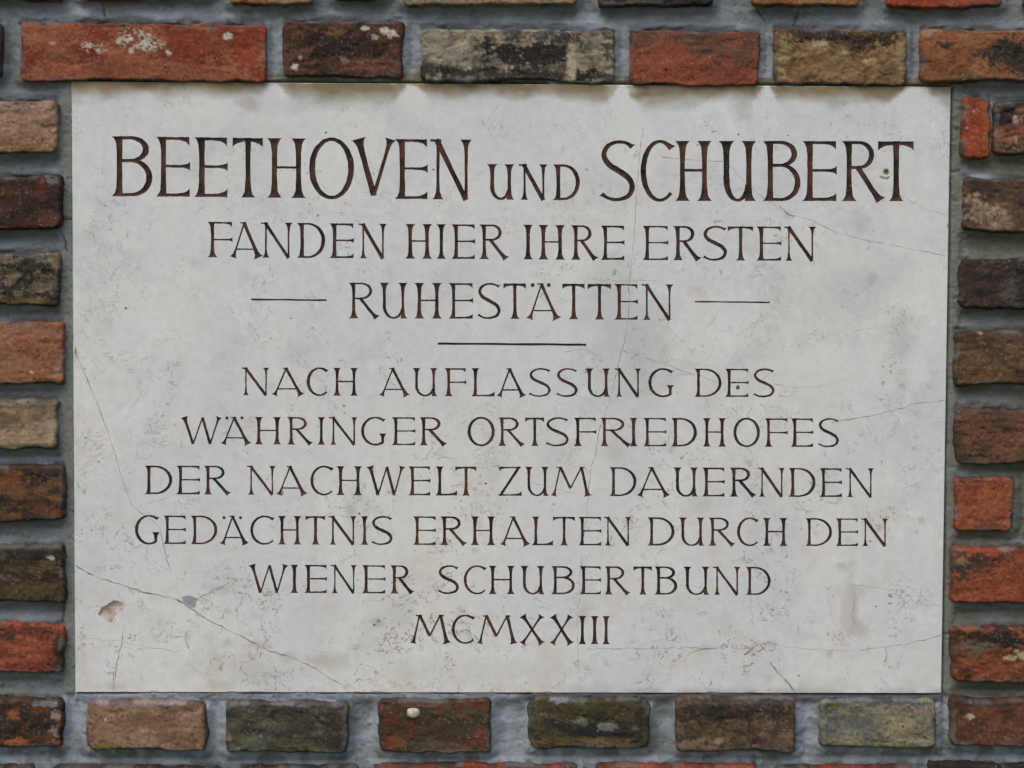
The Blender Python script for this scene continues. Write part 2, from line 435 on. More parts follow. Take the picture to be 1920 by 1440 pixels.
B(1793, 899, 1901, 995, (178, 84, 58), (160, 72, 50), .36, 28, 2, 1.2, rad=10, blobs=[(1830, 912, 26, 6, (128, 56, 38), .7, .6), (1850, 925, 12, 12, (190, 92, 46), .7, .5), (1860, 950, 22, 16, (186, 98, 72), .5, .4), (1850, 990, 40, 4, (120, 84, 50), .6, .6), (1798, 975, 5, 20, (196, 90, 70), .6, .4)])
B(1938, 898, 2080, 996, BROWN, DKBR, .5)
B(1788, 1031, 2060, 1132, (172, 78, 50), (150, 66, 46), .36, 44, -2, 1.1, proud=.002, blobs=[(1825, 1060, 34, 16, (84, 62, 58), .9, .7), (1806, 1075, 14, 14, (70, 56, 52), .8, .7), (1870, 1048, 24, 9, (88, 58, 54), .7, .7), (1805, 1052, 10, 6, (170, 140, 120), .6, .6), (1885, 1031, 14, 4, (150, 146, 156), .7, .5), (1840, 1120, 60, 14, (188, 86, 52), .6, .5)])
B(1786, 1178, 2060, 1278, (160, 76, 48), (134, 66, 44), .36, 40, 4, 1.4, proud=.002, rad=12, blobs=[(1860, 1198, 80, 18, (58, 44, 38), .95, .6), (1890, 1205, 40, 14, (44, 40, 34), .9, .6), (1835, 1215, 40, 12, (110, 102, 84), .85, .8), (1900, 1228, 30, 7, (198, 180, 136), .9, .8), (1912, 1222, 12, 6, (206, 190, 150), .9, .7), (1795, 1230, 8, 30, (96, 52, 38), .6, .5), (1850, 1255, 30, 14, (166, 80, 48), .6, .5), (1812, 1262, 12, 12, (70, 46, 34), .7, .6)])
B(1785, 1311, 2055, 1400, (126, 72, 50), (98, 60, 46), .42, 30, 3, 1.0, proud=.002, blobs=[(1818, 1342, 8, 6, (206, 190, 160), .95, .6), (1850, 1330, 40, 8, (146, 80, 54), .7, .6), (1800, 1330, 12, 24, (84, 58, 46), .7, .6), (1850, 1318, 60, 6, (70, 52, 48), .7, .6), (1818, 1315, 6, 3, (190, 180, 176), .8, .4)])
# the course below the plaque
B(160, 1315, 386, 1406, (168, 128, 104), (146, 108, 84), .42, 44, 2, 1.0, rad=12, blobs=[(275, 1355, 70, 14, (140, 104, 76), .6, .7), (270, 1318, 100, 5, (172, 162, 168), .8, .5), (200, 1400, 30, 4, (132, 118, 40), .9, .5), (262, 1405, 40, 4, (132, 118, 40), .9, .5), (166, 1322, 12, 8, (130, 100, 90), .7, .4), (198, 1349, 3, 3, WHT, .9, .3), (357, 1342, 3, 3, DKRED, .9, .3), (360, 1374, 3, 3, DKRED, .9, .3), (345, 1365, 30, 4, (182, 142, 122), .5, .5)])
B(425, 1318, 651, 1412, (96, 90, 72), (70, 66, 54), .45, 26, 2, 1.2, rad=12, blobs=[(630, 1360, 20, 30, (60, 58, 50), .7, .8), (480, 1385, 40, 14, (100, 102, 86), .7, .8), (535, 1390, 16, 10, (98, 96, 50), .6, .7), (430, 1380, 6, 9, (150, 130, 110), .7, .5), (540, 1350, 40, 16, (84, 80, 62), .5, .8), (550, 1408, 70, 5, MOSS, .6, .6), (530, 1319, 100, 4, (150, 148, 154), .6, .6), (490, 1378, 6, 4, (140, 140, 120), .8, .5)])
B(712, 1312, 921, 1411, (118, 62, 44), (76, 66, 50), .46, 30, 2, 1.0, blobs=[(830, 1370, 60, 40, (74, 66, 50), .85, .8), (740, 1395, 20, 14, (140, 76, 42), .7, .5), (730, 1345, 14, 30, (122, 54, 42), .7, .6), (905, 1385, 12, 20, (126, 56, 48), .7, .5), (815, 1320, 90, 5, (136, 76, 60), .7, .6), (820, 1395, 40, 8, (110, 96, 76), .6, .8), (860, 1330, 50, 12, (88, 78, 62), .6, .7), (830, 1409, 70, 4, (110, 112, 40), .8, .6)])
B(993, 1310, 1217, 1404, (84, 76, 54), (60, 56, 42), .45, 24, 2, 1.2, rad=22, blobs=[(1110, 1325, 90, 10, (86, 80, 40), .8, .6), (1105, 1370, 70, 14, (52, 52, 48), .85, .8), (1090, 1351, 12, 7, (126, 134, 112), .8, .5), (1138, 1360, 14, 8, (140, 140, 140), .8, .9), (1188, 1366, 8, 7, (116, 114, 104), .7, .5), (1030, 1392, 40, 6, (126, 96, 52), .8, .6), (1150, 1394, 60, 7, (128, 104, 64), .8, .7), (1010, 1345, 10, 40, (110, 96, 66), .6, .5), (1050, 1313, 20, 5, (170, 166, 184), .8, .5), (1100, 1386, 90, 4, (140, 104, 50), .6, .6)])
B(1269, 1310, 1493, 1409, (120, 96, 72), (80, 66, 52), .50, 26, 2, 1.2, blobs=[(1370, 1335, 90, 14, (56, 50, 42), .85, .8), (1310, 1395, 40, 10, (146, 116, 88), .7, .6), (1410, 1370, 30, 30, (60, 54, 48), .7, .9), (1340, 1380, 50, 12, (122, 98, 60), .6, .9), (1460, 1390, 24, 14, (132, 100, 80), .6, .5), (1380, 1316, 100, 5, (120, 110, 112), .6, .5), (1350, 1390, 8, 5, (164, 150, 120), .8, .6), (1380, 1407, 80, 4, (120, 106, 40), .7, .6)])
B(1537, 1311, 1757, 1402, (148, 142, 112), (116, 116, 104), .42, 22, 2, 1.2, rad=12, blobs=[(1610, 1360, 40, 24, (110, 112, 110), .7, .9), (1560, 1322, 16, 6, (100, 92, 50), .8, .6), (1690, 1360, 40, 20, (170, 158, 112), .7, .8), (1735, 1330, 18, 8, (166, 138, 122), .7, .5), (1640, 1316, 80, 6, (124, 122, 130), .8, .5), (1680, 1390, 40, 8, (160, 152, 124), .5, .8), (1640, 1400, 80, 4, (110, 100, 46), .7, .6), (1560, 1370, 10, 20, (96, 98, 96), .6, .8), (1600, 1392, 20, 6, (150, 140, 104), .6, .7)])
# course cut by the bottom of the picture
B(-60, 1440, 62, 1530, BROWN, DKBR)
B(96, 1442, 415, 1532, DKBR, VIOL, .4)
B(452, 1441, 668, 1532, OLIVE2, BROWN)
B(703, 1436, 1082, 1530, RED2, VIOL, .5)
B(1120, 1436, 1420, 1530, RED, RED2, .5)
B(1456, 1440, 1712, 1530, RED2, DKRED, .5)
B(1746, 1435, 2000, 1530, DKBR, BLK, .5)

# the rest of the wall, out of the picture: the same courses run on
PAL = [(RED, RED2), (ORNG, RED), (DKRED, BROWN), (TAN, BEIGE), (BROWN, DKBR), (OLIVE, OLIVE2), (PINK, TAN), (RUST, DKRED), (BEIGE, OLIVE)]
rnd = random.Random(11)
OUT = []


def run(x, xe, y0, y1):
    while x < xe:
        L = rnd.choice((225, 235, 245, 455, 470))
        x2 = min(x + L, xe)
        if x2 - x > 70:
            OUT.append(dict(b=(x, y0 + rnd.uniform(-3, 3), x2, y1 + rnd.uniform(-3, 3)), c=rnd.choice(PAL)))
        x = x2 + rnd.uniform(28, 42)


ROWY = [(-90, 10), (44, 146), (186, 289), (332, 434), (475, 574), (612, 722), (757, 862), (884, 985), (1027, 1130), (1172, 1270), (1310, 1405), (1436, 1530)]
LEFTX = [-185, -265, -195, -155, -225, -165, -195, -175, -225, -165, -205, -95]
RIGHTX = [2145, 2027, 2145, 2105, 2095, 2085, 2090, 2115, 2095, 2095, 2090, 2035]
for (a, b), lx, rx in zip(ROWY, LEFTX, RIGHTX):
    run(-1700 + rnd.uniform(0, 200), lx, a, b)
    run(rx, 3600 - rnd.uniform(0, 200), a, b)
for k in range(1, 9):
    run(-1700 + rnd.uniform(0, 200), 3500, -90 - 141 * k, 12 - 141 * k)
for k in range(1, 12):
    run(-1700 + rnd.uniform(0, 200), 3500, 1434 + 141 * k, 1534 + 141 * k)

bv, bf, bc = [], [], []
nb = 0


def brick_mesh(d, step, seed, fine=True):
    global nb
    x0, y0, x1, y1 = d['b']
    tilt = d.get('tilt', 0)
    rad, bev, rel = d.get('rad', 9), d.get('bev', 7), d.get('rel', 1.0)
    mg = 5
    nu = max(6, int((x1 - x0 + 2 * mg) / step))
    nv = max(5, int((y1 - y0 + 2 * mg) / step))
    U, V = np.meshgrid(np.linspace(x0 - mg, x1 + mg, nu), np.linspace(y0 - mg, y1 + mg, nv))
    cx, cy, hx, hy = (x0 + x1) / 2, (y0 + y1) / 2, (x1 - x0) / 2, (y1 - y0) / 2
    # ragged outline: warp the rounded-rectangle distance with noise
    wx = (fbm(U / 26, V / 26, seed + 5, 4) - .5) * (8.5 if fine else 6)
    wy = (fbm(U / 30, V / 30, seed + 6, 4) - .5) * (7.5 if fine else 5)
    lx = (fbm(U / 90, V / 90, seed + 7, 2) - .5) * 9
    ly = (fbm(U / 110, V / 60, seed + 8, 2) - .5) * 9
    qx = np.abs(U + wx + lx - cx) - (hx - rad)
    qy = np.abs(V + wy + ly - cy) - (hy - rad)
    sd = np.hypot(np.maximum(qx, 0), np.maximum(qy, 0)) + np.minimum(np.maximum(qx, qy), 0) - rad + 0.6
    e = -sd
    bv_ = bev * .48 * (0.3 + 1.4 * fbm(U / 30, V / 30, seed + 9, 3))
    ee = np.clip(e, 0, None)
    drop = np.where(ee < bv_, bv_ - np.sqrt(np.maximum(bv_ ** 2 - (bv_ - ee) ** 2, 0)), 0)
    drop = drop + np.where(e < 0, -e * 7, 0)
    h = (fbm(U / 120, V / 70, seed + 1, 2) - .5) * 8 * rel
    h = h + (fbm(U / 34, V / 20, seed + 2, 3) - .5) * 2.7 * rel
    h = h + (fbm(U / 9, V / 7, seed + 3, 3) - .5) * 1.7 * rel
    pit = sstep(.60, .72, fbm(U / 22, V / 15, seed + 4, 3)) * 1.6 * rel
    ridge = np.abs(fbm(U / 60, V / 22, seed + 10, 3) - .5)
    h = h - pit + sstep(.03, .0, ridge) * -1.1 * rel * sstep(.5, .62, fbm(U / 50, V / 40, seed + 21, 2))
    depth = drop - h
    Y = FACE - d.get('proud', 0.0) + d.get('off', 0.0) + depth * PX
    tl = tilt * (U - x0) / (x1 - x0)
    X, Z = unproj(U, V + tl, FACE)
    # colour: the clay itself, its blotches, flecks of lime, soot and old paint
    n1 = fbm(U / d.get('sc', 40), V / (d.get('sc', 40) * .6), seed + 11, 4)
    fg = fbm(U / 4.5, V / 3.6, seed + 15, 2)
    n1 = n1 + (fg - .5) * .22
    m = sstep(.60 - .4 * d.get('m', .4), .78 - .4 * d.get('m', .4), n1)[..., None]
    if 'c1' in d:
        c1, c2 = np.array(lin(d['c1'])), np.array(lin(d['c2']))
    else:
        c1, c2 = np.array(lin(d['c'][0])), np.array(lin(d['c'][1]))
    col = c1 * (1 - m) + c2 * m
    col = col * (0.80 + 0.40 * fbm(U / 14, V / 9, seed + 12, 3))[..., None]
    col = col * (0.66 + 0.68 * fg)[..., None]
    nr = fbm(U / 11, V / 8, seed + 13, 4)
    nr2 = fbm(U / 30, V / 20, seed + 14, 3)
    for (bx, by, rx, ry, c, s, rg) in d.get('blobs', ()):
        q = np.hypot((U - bx) / rx, (V - by) / ry) + (nr - .5) * 2.6 * rg + (nr2 - .5) * 1.8 * rg + (fg - .5) * (1.1 if min(rx, ry) > 5 else .3)
        k = (sstep(1.22, .62 if c != WHT else .9, q) * s)[..., None]
        if c == WHT and rg >= .9:
            k = k * sstep(.40, .60, nr + (fg - .5) * .5)[..., None]
        col = col * (1 - k) + np.array(lin(c)) * k
        if c == WHT:
            Y = Y - k[..., 0] * 0.0007
    gr = vnoise(U / 2.4, V / 2.2, seed + 31)
    gr2 = vnoise(U / 2.9, V / 2.7, seed + 32)
    gm = fbm(U / 40, V / 25, seed + 33, 3)
    col = col * (1 - .55 * sstep(.70, .92, gr) * sstep(.35, .6, gm))[..., None]
    kg = (.42 * sstep(.78, .95, gr2) * sstep(.62, .38, gm))[..., None]
    col = col * (1 - kg) + np.array((.42, .36, .29)) * kg
    # mortar smeared over the arrises
    ks = (sstep(11, 1, e + (fg - .5) * 8) * sstep(.50, .66, fbm(U / 45, V / 30, seed + 34, 3)) * .6)[..., None]
    col = col * (1 - ks) + np.array(lin((122, 122, 122))) * ks
    kd = (sstep(9, 1, e + (fg - .5) * 8) * sstep(.50, .64, fbm(U / 38, V / 30, seed + 35, 3)) * .6)[..., None]
    col = col * (1 - kd) + np.array(lin((60, 54, 48))) * kd
    lum = col @ np.array([.3, .6, .1])
    red = np.clip((col[..., 0] - col[..., 1]) / np.maximum(col[..., 0], 1e-4) * 2.2 - .75, 0, 1)[..., None]
    col = (lum[..., None] * .13 + col * .87) * (np.array([.71, .685, .655]) * (1 - red) + np.array([.66, .73, .57]) * red)
    idx = np.arange(nu * nv).reshape(nv, nu) + nb
    q4 = np.stack([idx[:-1, :-1], idx[1:, :-1], idx[1:, 1:], idx[:-1, 1:]], -1).reshape(-1, 4)
    dq = np.minimum.reduce([depth[:-1, :-1], depth[1:, :-1], depth[1:, 1:], depth[:-1, 1:]]).ravel()
    bf.append(q4[dq < 44])
    bv.append(np.stack([X, np.minimum(Y, 0.03), Z], -1).reshape(-1, 3))
    bc.append(col.reshape(-1, 3))
    nb += nu * nv


for i, d in enumerate(BR):
    brick_mesh(d, 2.2, 100 + i * 53)
for i, d in enumerate(OUT):
    d['off'] = rnd.uniform(-.002, .003)
    brick_mesh(d, 13.0, 9000 + i * 37, False)
mesh_obj('brickwork', np.concatenate(bv), np.concatenate(bf), [M_BRICK], wall, np.concatenate(bc))

# ---- mortar: one sheet of pointed joints between the bricks, pocketed behind the plaque
gx = np.concatenate([np.arange(-1760, -30, 14), np.arange(-30, 1950, 3.0), np.arange(1950, 3661, 14)])
gy = np.concatenate([np.arange(-1290, -30, 14), np.arange(-30, 1470, 3.0), np.arange(1470, 3300, 14)])
U, V = np.meshgrid(gx, gy)
sdm = np.full(U.shape, 60.0)
below = np.zeros(U.shape)          # just under a brick
above = np.zeros(U.shape)          # just over a brick
for d in BR + OUT:
    x0, y0, x1, y1 = d['b']
    t_ = d.get('tilt', 0)
    i0, i1 = np.searchsorted(gx, (x0 - 60, x1 + 60))
    j0, j1 = np.searchsorted(gy, (y0 - 60, y1 + 60))
    u, v = U[j0:j1, i0:i1], V[j0:j1, i0:i1]
    if u.size == 0:
        continue
    tl = t_ * (u - x0) / (x1 - x0)
    v = v - tl
    qx = np.abs(u - (x0 + x1) / 2) - (x1 - x0) / 2 + 8
    qy = np.abs(v - (y0 + y1) / 2) - (y1 - y0) / 2 + 8
    s = np.hypot(np.maximum(qx, 0), np.maximum(qy, 0)) + np.minimum(np.maximum(qx, qy), 0) - 8
    sdm[j0:j1, i0:i1] = np.minimum(sdm[j0:j1, i0:i1], s)
    inx = sstep(8, -4, np.abs(u - (x0 + x1) / 2) - (x1 - x0) / 2)
    below[j0:j1, i0:i1] = np.maximum(below[j0:j1, i0:i1], inx * sstep(17, 2, v - y1) * (v > y1 - 8))
    above[j0:j1, i0:i1] = np.maximum(above[j0:j1, i0:i1], inx * sstep(15, 1, y0 - v) * (v < y0 + 8))
# plaque rectangle in photo pixels (its four measured corners)
PQ = np.array([[134, 153], [1783, 163], [1765, 1300], [141, 1298]], float)


def pl_edges(u, v):
    tx, ty = (u - 134) / 1640, (v - 155) / 1140
    return (u - (134 + 7 * ty), (1783 - 18 * ty) - u, v - (153 + 10 * tx), (1298 + 2 * tx) - v)


dl, dr, dt, db = pl_edges(U, V)
inside = np.minimum.reduce([dl, dr, dt, db])         # > 0 inside the plaque
edge = np.maximum(-inside, 0)
nA = fbm(U / 16, V / 11, 501, 4)
nB = fbm(U / 60, V / 40, 502, 3)
hol = sstep(0, 20, sdm)                               # hollow-pointed joint
Ym = 0.0005 + 0.0052 * hol + (nA - .5) * 0.0018 + (nB - .5) * 0.0034
fl = sstep(30, 16, np.where((dt > -2) & (db > -2), edge, 99))        # cement fillet along the plaque's two sides
Ym = Ym * (1 - fl) + (0.0022 + (nA - .5) * .0012) * fl
fb = sstep(26, 6, np.where((dl > -2) & (dr > -2), edge, 99))         # flush fillet over and under it
Ym = Ym * (1 - fb) + (0.0012 + (nA - .5) * .0016) * fb
gap = sstep(5.5 + 6 * (nB - .5), 2.0, np.where(-dr > -1, np.maximum(edge, 0), 99)) * (dt > 0) * (db > 0)
Ym = Ym + 0.0045 * gap
Ym = Ym - 0.0016 * sstep(.66, .8, fbm(U / 7, V / 6, 530, 2)) * sstep(.5, .62, nB) + .0012 * sstep(.68, .8, fbm(U / 6, V / 5, 531, 2))
gapt = sstep(4.0, 1.5, np.where(-dt > -1, edge, 99)) * sstep(.40, .55, fbm(U / 70, V / 70, 77, 2) + .12)
Ym = Ym + 0.007 * gapt
gapb = sstep(3.0, 1.0, np.where(-db > -1, edge, 99)) * sstep(.46, .58, fbm(U / 60, V / 60, 79, 2))
Ym = Ym + 0.006 * gapb
Ym = Ym + .0042 * above * sstep(.30, .5, fbm(U / 44, V / 20, 505, 3)) * (1 - fb)
Ym = np.where(sdm < -6, 0.014, Ym)
Ym = np.where(inside > 2, 0.016, Ym)
base = np.array(lin((120, 124, 125)))
mc = np.broadcast_to(base, U.shape + (3,)).copy()
kr = (sstep(1700, 1800, U) * sstep(150, 200, V) * sstep(1420, 1300, V))[..., None]      # the right-hand joints were pointed with a browner mix
mc = mc * (1 - kr) + np.array(lin((106, 106, 91))) * kr
mc *= (0.88 + 0.24 * fbm(U / 70, V / 4.5, 520, 3))[..., None]
mc *= (0.87 + 0.26 * fbm(U / 5, V / 4, 521, 2))[..., None]
mc *= (0.90 + 0.20 * fbm(U / 60, V / 30, 510, 4))[..., None]


def paint(mask, c):
    global mc
    k = np.clip(mask, 0, 1)[..., None]
    mc = mc * (1 - k) + np.array(lin(c)) * k


nm = fbm(U / 22, V / 10, 511, 4)
paint(above * sstep(.12, .40, nm) * .7 * sstep(1330, 1290, np.where(V > 1420, 0, V)), (58, 63, 78))      # recess shade and blue skylight painted above the bricks
paint(below * sstep(.30, .58, nm) * .6, (92, 90, 60))                 # olive shade and green ground bounce painted under the bricks, some moss
paint(sstep(.48, .72, fbm(U / 60, V / 24, 512, 3)) * .45, (136, 141, 150))  # lime bloom
paint(sstep(.52, .76, fbm(U / 50, V / 26, 513, 3)) * .4, (92, 94, 84))     # dirt
lowj = sstep(1285, 1330, V) * (V < 1432)
paint(lowj * sstep(.40, .62, fbm(U / 26, V / 34, 514, 3)) * .65, (152, 160, 166))
for (bx, by, rx, ry) in ((265, 1306, 120, 9), (540, 1312, 110, 7), (785, 1306, 70, 6), (1345, 1300, 40, 5), (950, 1355, 34, 60), (1510, 1330, 22, 30), (1515, 1370, 20, 40), (1758, 1325, 14, 24),
                         (690, 1385, 28, 40), (405, 1330, 16, 20), (135, 1340, 18, 40), (100, 322, 14, 8), (120, 440, 12, 10), (1840, 330, 30, 6), (1848, 200, 10, 30), (1862, 240, 6, 50),
                         (770, 100, 20, 40), (515, 90, 18, 40), (1440, 110, 16, 40), (1165, 110, 14, 40), (300, 20, 260, 12), (1100, 40, 40, 20)):
    q = np.hypot((U - bx) / rx, (V - by) / ry) + (nA - .5) * 1.6
    paint(sstep(1.2, .3, q) * .55, (158, 162, 172))
topj = (dt < 6) & (dt > -16) & (dl > 0) & (dr > 0)
paint(topj * .8 * sstep(.25, .6, nm + .1), (96, 88, 56))                  # mossy joint above the plaque
paint(fl * .6, (118, 120, 112))
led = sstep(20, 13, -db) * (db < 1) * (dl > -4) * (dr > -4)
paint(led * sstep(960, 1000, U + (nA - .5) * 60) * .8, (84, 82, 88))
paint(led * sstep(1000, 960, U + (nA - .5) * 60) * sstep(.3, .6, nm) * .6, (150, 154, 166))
paint(gap * .6, (84, 86, 92))
# thin shrinkage cracks
for (x0, y0, x1, y1, w) in ((116, 410, 134, 411, 1.6), (1785, 322, 1800, 319, 1.5), (1496, 25, 1490, 48, 1.2), (1420, 20, 1435, 38, 1.2), (192, 8, 196, 30, 1.2), (1765, 1190, 1780, 1188, 1.4), (118, 440, 126, 470, 1.2), (120, 1130, 118, 1165, 1.6)):
    L = math.hypot(x1 - x0, y1 - y0)
    t = np.clip(((U - x0) * (x1 - x0) + (V - y0) * (y1 - y0)) / L ** 2, 0, 1)
    dd = np.hypot(U - x0 - t * (x1 - x0) + (nA - .5) * 6, V - y0 - t * (y1 - y0))
    k = sstep(w * 2.2, w * .4, dd)
    paint(k * .8, (56, 54, 52))
    Ym = Ym + .0015 * k
X, Z = unproj(U, V, 0.002)
ny, nx = U.shape
idx = np.arange(nx * ny).reshape(ny, nx)
q4 = np.stack([idx[:-1, :-1], idx[1:, :-1], idx[1:, 1:], idx[:-1, 1:]], -1).reshape(-1, 4)
deep = (np.maximum.reduce([sdm[:-1, :-1], sdm[1:, :-1], sdm[1:, 1:], sdm[:-1, 1:]]) < -10).ravel()
far = (np.minimum.reduce([inside[:-1, :-1], inside[1:, :-1], inside[1:, 1:], inside[:-1, 1:]]) > 16).ravel()
q4 = q4[~deep & ~far]
used = np.unique(q4)
remap = np.full(nx * ny, -1)
remap[used] = np.arange(len(used))
mv = np.stack([X, Ym, Z], -1).reshape(-1, 3)[used]
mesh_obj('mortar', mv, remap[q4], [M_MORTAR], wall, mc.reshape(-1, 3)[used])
# the body of the wall behind the face
xa, za = unproj(-1760.0, -1290.0)
xb, _ = unproj(3660.0, 3300.0)
cv = [(x, y, z) for x in (xa, xb) for y in (0.017, 0.30) for z in (-.02, za)]
mesh_obj('wall_core', cv, [(0, 1, 3, 2), (4, 6, 7, 5), (0, 4, 5, 1), (2, 3, 7, 6), (1, 5, 7, 3), (0, 2, 6, 4)], [mat_plain('core_mortar', (0.18, 0.18, 0.19), (0.28, 0.28, 0.28), 30)], wall, smooth=False)

# ------------------------------------------------------------------ the lettering: strokes of a flared roman capital


class Stroke:
    __slots__ = ('c', 'a', 'b', 'cls', 'quads')


def mk(c, a, b):
    s = Stroke()
    s.c, s.a, s.b = np.asarray(c, float), np.asarray(a, float), np.asarray(b, float)
    return s


def line(p, q, w, sA=0, sB=0, eA=0, eB=0, k=6.0, cutS=0.0, cutE=0.0):
    p, q = np.array(p, float), np.array(q, float)
    L = np.hypot(*(q - p))
    n = 9
    t = np.unique(np.concatenate([np.linspace(0, 1, n), [k * f / L for f in (.15, .35, .65, 1.1, 1.7) if k * f / L < .5], [1 - k * f / L for f in (.15, .35, .65, 1.1, 1.7) if k * f / L < .5]]))
    s = t * L
    fs, fe = np.exp(-(s / k)), np.exp(-((L - s) / k))
    h = w / 2 * (1 - 0.10 * np.sin(np.pi * t))
    return mk(p + (q - p) * t[:, None], h + sA * fs + eA * fe, h + sB * fs + eB * fe)


def curve(pts, w, n=26, eS=(0, 0), eE=(0, 0), k=5.0):
    """smooth stroke through points; w = width list at the points"""
    P = np.array(pts, float)
    w = np.array(w, float)
    m = len(P)
    Q = np.vstack([2 * P[0] - P[1], P, 2 * P[-1] - P[-2]])
    out, ww = [], []
    per = max(3, n // (m - 1))
    for i in range(m - 1):
        p0, p1, p2, p3 = Q[i:i + 4]
        for t in np.linspace(0, 1, per, endpoint=False):
            out.append(.5 * ((2 * p1) + (-p0 + p2) * t + (2 * p0 - 5 * p1 + 4 * p2 - p3) * t * t + (-p0 + 3 * p1 - 3 * p2 + p3) * t ** 3))
            tt = t * t * (3 - 2 * t)
            ww.append(w[i] * (1 - tt) + w[i + 1] * tt)
    out.append(P[-1])
    ww.append(w[-1])
    out, ww = np.array(out), np.array(ww)
    s = np.concatenate([[0], np.cumsum(np.hypot(*np.diff(out, axis=0).T))])
    fs, fe = np.exp(-s / k), np.exp(-(s[-1] - s) / k)
    return mk(out, ww / 2 + eS[0] * fs + eE[0] * fe, ww / 2 + eS[1] * fs + eE[1] * fe)


def arc(cx, cy, rx, ry, a0, a1, T, t, n=26, eS=(0, 0), eE=(0, 0), k=5.0, p=1.3, taper=0.0):
    a = np.radians(np.linspace(a0, a1, n))
    pts = np.stack([cx + rx * np.cos(a), cy - ry * np.sin(a)], -1)
    w = t + (T - t) * np.abs(np.cos(a)) ** p
    s = np.concatenate([[0], np.cumsum(np.hypot(*np.diff(pts, axis=0).T))])
    fs, fe = np.exp(-s / k), np.exp(-(s[-1] - s) / k)
    w = w * (1 - taper * np.linspace(0, 1, n) ** 3)
    return mk(pts, w / 2 + eS[0] * fs + eE[0] * fe, w / 2 + eS[1] * fs + eE[1] * fe)


def bowl(xs, xm, y0, y1, T, t, frac=.45, t1=None):
    xc = xs + (xm - xs) * frac
    t1 = t1 or t
    a = np.radians(np.linspace(90, -90, 19))
    cy, ry = (y0 + y1) / 2, (y1 - y0) / 2
    pts = [(xs, y0), ((xs + xc) / 2, y0)] + [(xc + (xm - xc) * math.cos(x), cy - ry * math.sin(x)) for x in a] + [((xs + xc) / 2, y1), (xs, y1)]
    th = np.linspace(0, 1, 19) * (t1 - t) + t
    w = np.concatenate([[t, t], th + (T - th) * np.cos(a) ** 1.3, [t1, t1]])
    return mk(pts, w / 2, w / 2)


